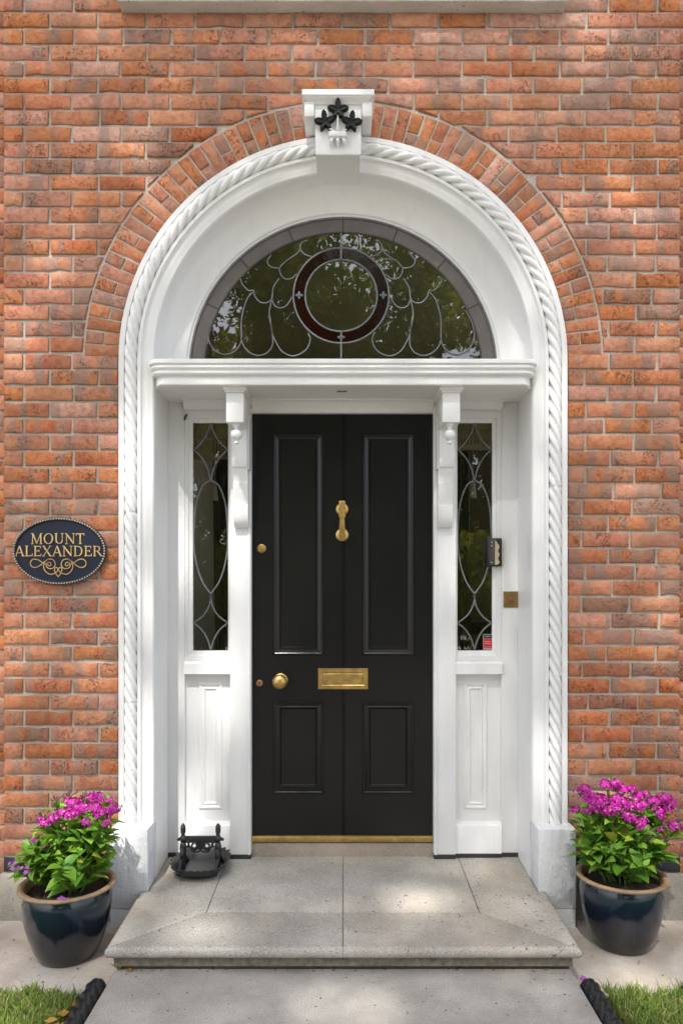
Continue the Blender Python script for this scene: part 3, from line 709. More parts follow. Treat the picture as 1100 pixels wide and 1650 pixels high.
came('ring_came', [circ(CX, CZ, .231), circ(CX, CZ, .174)], YF-.005, .0042, fw)
came('centre_came', [[(CX, fz(375)), (CX, CZ+.171)], [(CX, CZ-.171), (CX, fz(577))]], YF-.006, .0042, fw)
zl = lambda pts: [(fx(290+x*.24545), fz(340+y*.24545)) for x, y in pts]
raw = [[(182, 870), (184, 800), (200, 730), (240, 650)], [(184, 820), (195, 865), (230, 915), (290, 940), (350, 925), (390, 880), (402, 830), (402, 720), (415, 650), (440, 575), (478, 530)],
       [(400, 840), (420, 890), (460, 930), (515, 947), (570, 930), (602, 890), (609, 840), (598, 760), (586, 690), (588, 640), (604, 575)],
       [(590, 690), (605, 800), (630, 860), (670, 920), (735, 950), (800, 930), (840, 890), (854, 835), (838, 800)],
       [(395, 440), (410, 480), (450, 520), (480, 520), (492, 560), (530, 598), (575, 598), (602, 572), (612, 500), (650, 440)],
       [(602, 575), (618, 615), (650, 634), (690, 625), (718, 592), (735, 560)],
       [(600, 285), (574, 320), (582, 352), (612, 370), (650, 374), (656, 400), (672, 430), (700, 446), (735, 438), (766, 410)],
       [(650, 374), (690, 330), (750, 290), (792, 252)], [(835, 190), (800, 205), (788, 240), (805, 272), (835, 290), (862, 296)]]
lines = []
for p in raw:
    q = [(v.x, v.y) for v in catmull(zl(p), 5)]; lines += [q, [(2*CX-x, z) for x, z in q]]
came('scallop_came', lines, YF-.005, .0030, fw)
for px, pz in ((CX-.203, CZ), (CX+.203, CZ), (CX, CZ-.203)):
    p = []
    for i in range(32):
        a = 2*PI*i/32; rr = .0135*(1+.38*math.cos(4*a)); p.append((px+rr*math.cos(a), pz+rr*math.sin(a)))
    mk('lead_rosette', MB().prism(p, YF-.010, YF-.003).lathe([(.006, 0), (.004, -.004), (.0005, -.005)], (px, YF-.010, pz), 'y', 10), 'lead_rosette', fw)
for sx, lab in ((-1, 'narrow leaded side window left of the black door'), (1, 'narrow leaded side window right of the door, with a red sticker')):
    a, b = (-.7895, -.5605) if sx < 0 else (.5605, .7895); g0, g1 = GL[sx]
    sw = thing('side_window', ((a+b)/2, YB, 1.157), lab, 'window', 'tall leaded side windows flanking the door')
    mb = MB(); o_ = (a, b, 1.158, 2.4482); i_ = (g0-.006, g1+.006, GZ0-.008, GZ1+.008)
    mid = (max(a, g0-.020) if sx < 0 else g0-.010, min(b, g1+.020) if sx > 0 else g1+.010, GZ0-.026, GZ1+.022)
    mb.ring(o_, .290, mid, .290); mb.ring(mid, .290, (mid[0]+.003, mid[1]-.003, mid[2]+.003, mid[3]-.003), .299)
    mb.ring((mid[0]+.003, mid[1]-.003, mid[2]+.003, mid[3]-.003), .299, (g0, g1, GZ0, GZ1), .305); mb.ring((g0, g1, GZ0, GZ1), .305, (g0, g1, GZ0, GZ1), .33)
    mk('sash_frame', mb, 'white_paint', sw, smooth=False)
    YS = .315
    mk('pane', MB().rect((g0-.004, g1+.004, GZ0-.004, GZ1+.004), YS), 'side_glass', sw, smooth=False)
    cxg = (g0+g1)/2; hw = (g1-g0)/2
    q = lambda x, y: (cxg+(x-218.5)/106.5*hw, GZ1+(GZ0-GZ1)*(y-148)/(1535-148))
    base = [[(216, 150), (200, 205), (165, 262), (120, 306)], [(120, 312), (165, 360), (200, 425), (217, 500)], [(218, 498), (170, 530), (130, 640), (117, 780), (116, 900), (135, 1020), (170, 1120), (220, 1192)],
            [(220, 1200), (210, 1260), (175, 1320), (118, 1366)], [(118, 1370), (165, 1410), (200, 1470), (219, 1535)]]
    lines = []
    for l in base:
        c_ = [(v.x, v.y) for v in catmull([q(*p) for p in l], 6)]; lines += [c_, [(2*cxg-x, z) for x, z in c_]]
    came('lead_came', lines, YS-.003, .0042, sw)
# blinds seen through the side panes
for sx, lab in ((-1, 'pleated cream blind with a hanging tassel behind the left side window'), (1, 'pleated cream blind with a hanging tassel behind the right side window')):
    g0, g1 = GL[sx]; cxg = (g0+g1)/2; yb_ = .345
    bl = thing('window_blind', (cxg, yb_, 2.2), lab, 'blind', 'cream blinds behind the side windows')
    mk('headband', MB().box(g0-.03, g1+.03, yb_, yb_+.02, 2.285 if sx < 0 else 2.325, 2.45, .003), 'blind', bl)
    zt = 2.262 if sx < 0 else 2.325; zl_ = 2.175 if sx < 0 else 2.222
    n = 13
    for i in range(n):
        x0 = g0-.02+(g1-g0+.04)*i/n; mk('pleat', MB().box(x0, x0+(g1-g0+.04)/n-.0045, yb_+.004, yb_+.012, zl_+.025, zt+.012, .0015), 'blind', bl)
    mk('hem', MB().box(g0-.025, g1+.025, yb_+.003, yb_+.014, zl_, zl_+.030, .002), 'blind', bl)
    tx = cxg+(.012 if sx < 0 else 0); zt2 = 2.055 if sx < 0 else 2.068
    mk('cord', MB().tube([(tx, yb_+.008, zl_), (tx, yb_+.008, zt2)], .0018, 6), 'blind', bl)
    mk('tassel', MB().lathe([(.001, .012), (.008, .008), (.009, 0), (.0075, -.006), (.012, -.02), (.017, -.075), (.018, -.09), (.001, -.092)], (tx, yb_+.008, zt2), n=16), 'blind', bl)
for sx, lab in ((-1, 'dim brown curtain hanging behind the left side window'), (1, 'dim brown curtain hanging behind the right side window')):
    g0, g1 = GL[sx]; a0_, a1_ = ((g0+.075, g1+.03) if sx < 0 else (g0-.03, g0+.085))
    prof_ = [(a0_+(a1_-a0_)*i/28, .46+.016*math.sin(i*1.35)+.008*math.sin(i*.6)) for i in range(29)]
    mb = MB().loft([[(x+.012*math.sin(z*1.7)*(2.3-z), y, z) for x, y in prof_] for z in (.20, .7, 1.2, 1.7, 2.1, 2.30)], close=False)
    tag(mk('curtain', mb, 'drape', angle=80), lab, 'curtain', 'curtains behind the side windows')
# dark hall inside
hall = MB(); hx, hy0, hy1, hz = 1.3, .36, 4.2, 3.6
hall.box(-hx-.1, -hx, hy0, hy1, 0, hz); hall.box(hx, hx+.1, hy0, .5, 0, hz); hall.box(hx, hx+.1, 2.9, hy1, 0, hz); hall.box(hx, hx+.1, .5, 2.9, 0, 2.0); hall.box(hx, hx+.1, .5, 2.9, 3.5, hz);   # unseen opening added in the side wall to let daylight into the hall
hall.box(-hx-.1, hx+.1, hy1, hy1+.1, 0, hz); hall.box(-hx-.1, hx+.1, hy0-.2, hy1+.1, hz, hz+.1)
hall.box(-hx-.1, -.90, .15, hy0+.02, 0, hz); hall.box(.90, hx+.1, .15, hy0+.02, 0, hz)
struct(mk('hall_walls', hall, 'hall_wall', smooth=False))
struct(mk('hall_floor', MB().box(-hx, hx, hy0, hy1, .10, .175), 'hall_floor', smooth=False))
for sx, lab in ((-1, 'dark wooden hall chest dimly seen through the left side window'), (1, 'dark wooden hall cupboard dimly seen through the right side window')):
    c = sx*.95; hc = thing('hall_cabinet', (c, 1.6, .175), lab, 'cabinet')
    hh = .75 if sx < 0 else 1.1
    mk('carcass', MB().box(c-.25, c+.25, 1.35, 1.85, .24, .175+hh, .008), 'hall_dark', hc); mk('top', MB().box(c-.28, c+.28, 1.32, 1.88, .1755+hh, .205+hh, .006), 'hall_dark', hc)
    for ex, ey in ((-.22, 1.38), (.22, 1.38), (-.22, 1.82), (.22, 1.82)): mk('leg', MB().lathe([(.018, .175), (.025, .2395)], (c+ex, ey, 0), n=10, cap0=True), 'hall_dark', hc)

# ------------------------------------------------------------------ small fittings on the frame
ys = .262
x0, x1, z0, z1 = X(785, ys), X(808.5, ys), Z(913, ys), Z(867, ys)
ib = thing('entry_box', ((x0+x1)/2, .29, (z0+z1)/2), 'small black entry unit fixed to the frame beside the right side window', 'intercom')
mk('casing', MB().box(x0, x1, .258, .300, z0, z1, .006), 'plastic', ib)
mk('face_plate', MB().box(x0+.006, x0+.036, .2545, .259, z0+.008, z1-.006, .003), 'plastic_face', ib)
for i in range(3): mk('button', MB().lathe([(.0035, 0), (.0035, -.002), (.0003, -.0022)], (x0+.020, .2546, z1-.022-.016*i if i < 2 else z0+.020), 'y', 12), 'sticker_grey', ib)
p = [(x0+.036, z0+.008)]+[(x0+.055+.004*math.sin(i*1.7)+.002*math.sin(i*3.1), z0+.012+(z1-z0-.02)*i/12) for i in range(10)]+[(x0+.037, z1-.008)]
mk('torn_label', MB().prism(p, .2565, .2585), 'card', ib, smooth=False)
x0, x1, z0, z1 = X(810.5, YB), X(834.5, YB), Z(979, YB), Z(953, YB); xm, zm = (x0+x1)/2, (z0+z1)/2
bp = thing('bell_push', (xm, .288, zm), 'square brass bell push on the white frame right of the door', 'doorbell')
mb = MB(); q = mb.frame((x0, x1, z0, z1), [(0, .288), (0, .284), (.003, .2825)]); mb.rect(q, .2825); mk('plate', mb, 'dull_brass', bp, angle=25)
mk('push_button', MB().lathe([(.014, 0), (.014, -.003), (.010, -.004), (.0085, -.002), (.0075, -.006), (.0004, -.007)], (xm, .2825, zm), 'y', 24), 'copper', bp)
ys = .311; x0, x1, z0, z1 = X(778, ys), X(792.8, ys), Z(1047, ys), Z(1022, ys)
st_ = thing('alarm_sticker', ((x0+x1)/2, .313, (z0+z1)/2), 'tiny red and black sticker in the bottom corner of the right side pane', 'sticker')
mk('backing', MB().box(x0, x1, .3125, .3135, z0, z1), 'sticker_grey', st_, smooth=False)
mk('red_field', MB().box(x0+.002, x1-.0015, .3118, .3124, z0+.007, z1-.024), 'red', st_, smooth=False)
mk('black_field', MB().box(x0+.002, x1-.0015, .3118, .3124, z1-.022, z1-.003), 'plastic', st_, smooth=False)
mb = MB()
zz = z1-.014; w_ = x1-x0
for i in range(6): mb.box(x0+.007+i*.0052, x0+.0105+i*.0052, .3112, .3117, zz, zz+.005)
for k in range(2):
    for i in range(5): mb.box(x0+.009+i*.0056, x0+.0132+i*.0056, .3112, .3117, z1-.040-.009*k, z1-.036-.009*k)
for i in range(3): mb.box(x0+.010+i*.010, x0+.0135+i*.010, .3112, .3117, z0+.011, z0+.0165)
stuff(mk('print', mb, 'sticker_grey', st_, smooth=False))
tag(mk('frame_peg', MB().tube([(X(297.5, .287), .285, Z(677, .287)), (X(299, .287), .280, Z(672, .287)), (X(301, .287), .285, Z(667.5, .287))], [.004, .0065, .004], 8), 'plastic'), 'small black peg high on the white frame above the left side window', 'peg')

# ------------------------------------------------------------------ name plaque
YQ = -.026; PX, PZ = X(95, YQ), Z(888, YQ); PA, PB = 75/sc(YQ), 54/sc(YQ)
pl = thing('name_plaque', (PX, 0, PZ), 'oval navy name plaque with gold lettering and beaded rim on the brick wall', 'plaque')
def ell(prof, n=72): return MB().loft([[(PX+(PA+d)*math.cos(2*PI*i/n), y, PZ+(PB+d)*math.sin(2*PI*i/n)) for i in range(n)] for d, y in prof])
mk('rim', ell([(-.004, .01), (0, -.006), (.001, -.020), (-.003, -.026), (-.010, -.027), (-.013, -.022), (-.014, -.018)]), 'plaque_rim', pl)
mb = ell([(-.013, -.0185), (-.05, -.0190)]); n = 72; mb.f.append(tuple(range(72, 144))); mk('face', mb, 'navy', pl)
mb = MB(); nb = 92
th = np.linspace(0, 2*PI, 4001); dl = np.hypot(PA*np.sin(th), PB*np.cos(th)); cl = np.cumsum(dl); cl /= cl[-1]
for i in range(nb):
    a = float(np.interp(i/nb, cl, th)); mb.lathe([(.0006, -.0052), (.0034, -.0034), (.0043, 0), (.0030, .002)], (PX+(PA-.005)*math.cos(a), -.026, PZ+(PB-.005)*math.sin(a)), 'y', 8)
stuff(mk('beading', mb, 'bead', pl, angle=80))
T, t_ = .115, .058      # thick and thin strokes
def bar_(x0, y0, x1, y1, w): d = Vector((x1-x0, y1-y0)).normalized(); n = Vector((-d.y, d.x))*w/2; return [(x0+n.x, y0+n.y), (x0-n.x, y0-n.y), (x1-n.x, y1-n.y), (x1+n.x, y1+n.y)]
def serif(x, y, w=.26): return bar_(x-w/2, y, x+w/2, y, t_)
def bow(cx, cy, rx, ry, a0, a1, n=14):
    out = []
    for i in range(n):
        u, v = R(a0+(a1-a0)*i/n), R(a0+(a1-a0)*(i+1)/n); wd = lambda a: t_+(T*1.05-t_)*abs(math.cos(a))
        P = lambda a, s_: (cx+(rx+s_*wd(a)/2)*math.cos(a), cy+(ry+s_*wd(a)/2*.8)*math.sin(a)); out.append([P(u, -1), P(u, 1), P(v, 1), P(v, -1)])
    return out
LET = {
 'M': (1.12, lambda: [bar_(.14, .03, .18, .97, t_), bar_(.18, .97, .54, .06, T), bar_(.54, .06, .90, .97, t_), bar_(.92, .03, .90, .97, T), serif(.14, .03), serif(.93, .03), serif(.12, .97, .2), serif(.96, .97, .2)]),
 'O': (.98, lambda: bow(.49, .5, .37, .46, 0, 360, 30)),
 'U': (.96, lambda: [bar_(.2, .97, .2, .36, T), bar_(.76, .97, .76, .36, t_), serif(.2, .97), serif(.76, .97, .22)]+bow(.48, .36, .28, .30, 180, 360)),
 'N': (1.0, lambda: [bar_(.18, .03, .18, .97, t_), bar_(.16, .95, .82, .05, T), bar_(.82, .03, .82, .97, t_), serif(.18, .03), serif(.82, .97), serif(.12, .97, .18)]),
 'T': (.84, lambda: [bar_(.42, .03, .42, .97, T), bar_(.06, .95, .78, .95, t_*1.2), bar_(.07, .97, .07, .78, t_), bar_(.77, .97, .77, .78, t_), serif(.42, .03)]),
 'A': (.92, lambda: [bar_(.12, .03, .46, .98, t_), bar_(.46, .98, .80, .03, T), bar_(.24, .34, .68, .34, t_), serif(.11, .03, .24), serif(.80, .03, .26)]),
 'L': (.78, lambda: [bar_(.2, .03, .2, .97, T), bar_(.2, .05, .70, .05, t_*1.2), bar_(.70, .03, .72, .26, t_), serif(.2, .97), serif(.2, .03)]),
 'E': (.80, lambda: [bar_(.2, .03, .2, .97, T), bar_(.2, .95, .66, .95, t_*1.2), bar_(.2, .05, .70, .05, t_*1.2), bar_(.2, .51, .54, .51, t_), bar_(.66, .97, .66, .76, t_), bar_(.70, .03, .72, .25, t_), bar_(.54, .62, .54, .40, t_), serif(.14, .97, .15), serif(.14, .03, .15)]),
 'X': (.92, lambda: [bar_(.14, .97, .78, .03, T), bar_(.76, .97, .14, .03, t_), serif(.15, .97), serif(.76, .97, .22), serif(.14, .03, .22), serif(.78, .03)]),
 'D': (.96, lambda: [bar_(.2, .03, .2, .97, T), bar_(.2, .95, .44, .95, t_), bar_(.2, .05, .44, .05, t_), serif(.14, .97, .15), serif(.14, .03, .15)]+bow(.44, .5, .36, .45, -90, 90)),
 'R': (.92, lambda: [bar_(.2, .03, .2, .97, T), bar_(.2, .95, .44, .95, t_), bar_(.2, .49, .44, .49, t_), bar_(.46, .49, .80, .03, T), serif(.2, .03), serif(.14, .97, .15), serif(.83, .03, .16)]+bow(.44, .72, .21, .23, -90, 90))}
def text(word, cx, cz, width, h, y):
    tot = sum(LET[c][0] for c in word); s_ = width/tot; x = cx-width/2; out = []
    for ch in word:
        mb = MB()
        for i, p in enumerate(LET[ch][1]()): mb.prism([(x+a*s_, cz-h/2+b*h) for a, b in p], y-.004-.0001*i, y+.001)
        out.append(mb); x += LET[ch][0]*s_
    return out
for mb in text('MOUNT', X(93.5, -.02), Z(868, -.02), 87/sc(-.02), 17.5/sc(-.02), -.019)+text('ALEXANDER', X(94.5, -.02), Z(888, -.02), 142/sc(-.02), 17/sc(-.02), -.019):
    mk('letter', mb, 'gold', pl, smooth=False)
sc5 = lambda pts: [(X(x/5, -.02), Z(800+y/5, -.02)) for x, y in pts]
flo = [[(470, 648), (452, 622), (440, 595), (446, 574), (462, 576), (465, 598), (440, 620), (400, 626), (365, 600), (352, 562), (365, 525), (395, 505), (430, 512), (446, 545), (432, 574), (402, 582), (375, 566), (378, 540), (405, 532), (412, 552), (396, 562)],
       [(396, 556), (352, 540), (310, 512), (270, 506), (247, 530), (254, 562), (290, 572), (330, 552), (365, 522), (395, 505)]]
mb = MB(); xm_ = X(470/5, -.02)
for l in flo:
    c_ = [(v.x, v.y) for v in catmull(sc5(l), 6)]
    for q in (c_, [(2*xm_-a, b) for a, b in c_]): mb.tube([(a, -.0205, b) for a, b in q], .0027, 6)
mk('flourish', mb, 'gold', pl, angle=60)

# ------------------------------------------------------------------ doorstep
ds = thing('doorstep', (0, -.15, 0), 'broad granite doorstep of mitred slabs with a rounded nosing', 'doorstep')
g_ = .0017; XS, YFr, YJ, XJ = .910, -.583, -.290, .575
TH = .042
nose = [(.0, 0), (-.006, -.001), (-.012, -.0045), (-.0165, -.011), (-.018, -.020), (-.0165, -.030), (-.011, -.038), (-.004, -.0415), (.03, -.042)]
def slab(poly, edge=None, rows=None):
    """one stone of the step; edge = index of the side that carries the rounded nosing"""
    mb = MB(); n = len(poly)
    def ins(d):
        out = []
        for i in range(n):
            a, b, c = Vector(poly[i-1]), Vector(poly[i]), Vector(poly[(i+1) % n])
            n1 = Vector((-(b-a).y, (b-a).x)).normalized(); n2 = Vector((-(c-b).y, (c-b).x)).normalized()
            d1 = 0 if (i-1) % n == edge else d; d2 = 0 if i == edge else d
            k_ = n1.x*n2.y-n1.y*n2.x
            m = Vector(((d1*n2.y-d2*n1.y)/k_, (d2*n1.x-d1*n2.x)/k_)) if abs(k_) > 1e-4 else n1*d1
            out.append((b.x+m.x, b.y+m.y))
        return out
    rings = []
    for d, zo in ((g_, -.040), (g_, -.004), (g_+.0012, -.0012), (g_+.004, 0)):
        rings.append([(x, y, ZT(y)+zo) for x, y in ins(d)])
    mb.loft(rings, True, True, True)
    if rows: mb.loft(rows, close=False)
    return mk('stone_slab', mb, 'granite', ds, angle=40)
for sx in (-1, 1):
    YN = YFr+.018; XN = XS-.018
    def m(p, e): return ([(sx*x, y) for x, y in p], e) if sx > 0 else ([(-x, y) for x, y in p[::-1]], (len(p)-2-e) % len(p) if e is not None else None)
    slab(*m([(0, YJ), (XJ, YJ), (XJ, .30), (0, .30)], None))
    ys_ = [YN, -.5, -.4, -.3, -.2, -.0965]; wob = [random.gauss(0, .0012) for _ in range(30)]
    rows = [[(sx*(XN-o_), y+(o_ if i == 0 else 0), ZT(y)+zo) for i, y in enumerate(ys_)] for o_, zo in nose]
    p, e = m([(XJ, YJ), (XN, YN), (XN, -.096), (.872, -.096), (.872, .30), (XJ, .30)], 1); slab(p, e, rows)
    xs_ = [.0007]+[.06*i for i in range(1, 15)]+[XN]
    rows = [[(sx*(x-(o_ if i == len(xs_)-1 else 0)), YN+o_*(1+wob[i]*60), ZT(YN)+zo+(wob[i+10] if -.035 < zo < -.004 else 0)) for i, x in enumerate(xs_)] for o_, zo in nose]
    p, e = m([(0, YN), (XN, YN), (XJ, YJ), (0, YJ)], 0); slab(p, e, rows)
mk('bedding_mortar', MB().prism_z([(-.885, -.548), (.885, -.548), (.885, -.10), (.868, -.10), (.868, .29), (-.868, .29), (-.868, -.10), (-.885, -.10)], .06, lambda y: ZT(y)-.0040), 'joint_mortar', ds, smooth=False)
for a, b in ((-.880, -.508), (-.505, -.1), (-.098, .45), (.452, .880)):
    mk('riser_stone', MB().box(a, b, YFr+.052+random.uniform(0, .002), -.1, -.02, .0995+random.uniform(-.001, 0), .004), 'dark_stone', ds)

# ------------------------------------------------------------------ boot scraper
bx, by = X(322, .10), .122; bz = ZT(by)
KZ = 1.17
bs = thing('boot_scraper', (bx, by, bz), 'black cast iron boot scraper on its tray at the left of the doorstep', 'boot scraper')
def octa(hx, hy, z, wob=0, n=48):
    out = []
    for i in range(n):
        a = 2*PI*i/n; c_, s_ = math.cos(a), math.sin(a); k_ = (abs(c_)**3.0+abs(s_)**3.0)**(-1/3.0)
        f = 1+wob*(abs(math.sin(a*12))-.5); out.append((bx+hx*k_*c_*f*(1-.12*max(0, -s_)**3), by+hy*k_*s_*f, z+wob*.12*abs(math.sin(a*12))))
    return out
tray = MB().loft([octa(.082, .098, bz+.001), octa(.096, .112, bz+.010), octa(.117, .146, bz+.034), octa(.129, .159, bz+.045, .05), octa(.133, .162, bz+.052, .09), octa(.128, .157, bz+.054, .07), octa(.116, .144, bz+.044), octa(.096, .112, bz+.018), octa(.088, .104, bz+.013)], True, True, True)
mk('tray', tray, 'iron', bs)
for sx in (-1, 1):
    c = bx+sx*.083; mb = MB()
    mb.lathe([(0.0122, .012), (0.0106, .03), (0.0129, .045), (0.0099, .06), (0.0122, .07), (0.0167, .095), (0.0144, .112), (0.0091, .118), (0.0129, .122), (0.0167, .130), (0.0160, .138), (0.0106, .143), (0.0084, .150), (0.0114, .158), (0.0129, .172), (0.0106, .186), (0.0046, .194), (0.0008, .196)], (c, by-.005, bz), n=18)
    mb.lathe([(.023, -.008), (.027, 0), (.023, .008), (.001, .010)], (c, by-.02, bz+.075), 'x', 20, cap0=True)
    mb.tube([(c, by-.02, bz+.06), (c+sx*.004, by-.05, bz+.045), (c+sx*.002, by-.075, bz+.030), (c, by-.095, bz+.016)], [.011, .010, .009, .012], 8)
    mb.tube([(c, by+.015, bz+.06), (c, by+.05, bz+.04), (c, by+.085, bz+.016)], [.011, .009, .012], 8)
    mb.lathe([(.010, -.004), (.013, 0), (.010, .005), (.001, .008)], (c, by-.098, bz+.020), n=10)
    mb.tube([(c-sx*.01, by-.005, bz+.128), (c-sx*.026, by-.008, bz+.120), (c-sx*.028, by-.008, bz+.104), (c-sx*.018, by-.006, bz+.100)], .006, 8)
    mb.tube([(c+sx*.01, by-.005, bz+.133), (c+sx*.028, by-.005, bz+.128)], [.008, .005], 8)
    for k in range(3): mb.lathe([(.0105, -.003), (.0130, 0), (.0105, .003)], (c, by-.005, bz+.160+.011*k), n=14)
    mb.v = [(p[0], p[1], bz+(p[2]-bz)*KZ) for p in mb.v]; mk('upright', mb, 'iron', bs, angle=50)
mb = MB().box(bx-.075, bx+.075, by-.009, by-.001, bz+.116, bz+.138, .0015); mb.box(bx-.075, bx+.075, by-.008, by+.008, bz+.1375, bz+.142, .0015)
mb.v = [(p[0], p[1], bz+(p[2]-bz)*KZ) for p in mb.v]; mk('blade', mb, 'iron', bs)
mb = MB()
for sx in (-1, 1):
    for pts in ([(.06, .108), (.052, .092), (.040, .084), (.030, .078)], [(.030, .108), (.042, .098), (.036, .086), (.022, .088), (.018, .100), (.026, .104)], [(.004, .108), (.010, .094), (.022, .080), (.034, .074)], [(0, .078), (.014, .072), (.034, .072), (.046, .080)]):
        mb.tube([(bx+sx*p.x, by-.005, bz+p.y+.008) for p in catmull(pts, 5)], .0045, 7)
mb.prism([(bx-.020, bz+.117), (bx-.012, bz+.092), (bx, bz+.080), (bx+.012, bz+.092), (bx+.020, bz+.117)], by-.008, by-.002)
mb.v = [(p[0], p[1], bz+(p[2]-bz)*KZ) for p in mb.v]; mk('scrollwork', mb, 'iron', bs, angle=60)

# ------------------------------------------------------------------ pots and phlox
def leaf_mesh(k):
    L, w = 1.0, (.47, .52, .43, .56)[k]; dr = (.10, .25, .38, .18)[k]; vs = []; fs = []
    st_ = [(0, .05), (.18, .62), (.4, 1.0), (.65, .80), (.86, .38), (1.0, .02)]
    for t, ww in st_:
        z = .16*math.sin(t*PI*.55)-dr*t*t; c_ = .10*ww
        vs += [(-w*ww/2*1.0, t*L, z+c_), (0, t*L, z), (w*ww/2, t*L, z+c_)]
    for i in range(len(st_)-1):
        a = 3*i; fs += [(a, a+1, a+4, a+3), (a+1, a+2, a+5, a+4)]
    return mesh_of('leaf', vs, fs, M['leaf'], True, 60, False)
LM = [leaf_mesh(k) for k in range(4)]
def floret(mb, c, n, r, rot):
    n = n.normalized(); a = n.cross(Vector((.3, .1, 1))).normalized() if abs(n.z) < .95 else n.cross(Vector((1, 0, 0))).normalized(); b = n.cross(a)
    for i in range(5):
        th = rot+i*2*PI/5; d = a*math.cos(th)+b*math.sin(th); e = a*math.cos(th+PI/2)+b*math.sin(th+PI/2)
        p = [c, c+d*r*.55+e*r*.36+n*r*.12, c+d*r*.95+e*r*.26+n*r*.02, c+d*r*1.02-n*r*.02, c+d*r*.95-e*r*.26+n*r*.02, c+d*r*.55-e*r*.36+n*r*.12]
        mb.add(p, [(0, 1, 2, 3), (0, 3, 4, 5)])
def head_mesh(seed, m, nf=22, R0=.030):
    r_ = random.Random(seed); mb = MB()
    for i in range(nf):
        t = (i+.5)/nf; ph = i*2.39996; th = math.acos(1-t*1.15); rr = R0*(1+r_.uniform(-.34, .30))
        d = Vector((math.sin(th)*math.cos(ph)*1.15, math.sin(th)*math.sin(ph)*1.05, math.cos(th)*.66)); c = d*rr
        floret(mb, c, (d+Vector((r_.uniform(-.35, .35), r_.uniform(-.35, .35), r_.uniform(-.1, .4)))), .0108*r_.uniform(.8, 1.2), r_.random()*6)
    return mesh_of('flower_head', mb.v, mb.f, M[m], True, 70, False)
HM = [head_mesh(i, 'petal', 18+2*i) for i in range(4)]; HP = [head_mesh(9, 'petal_pale', 14, .032)]
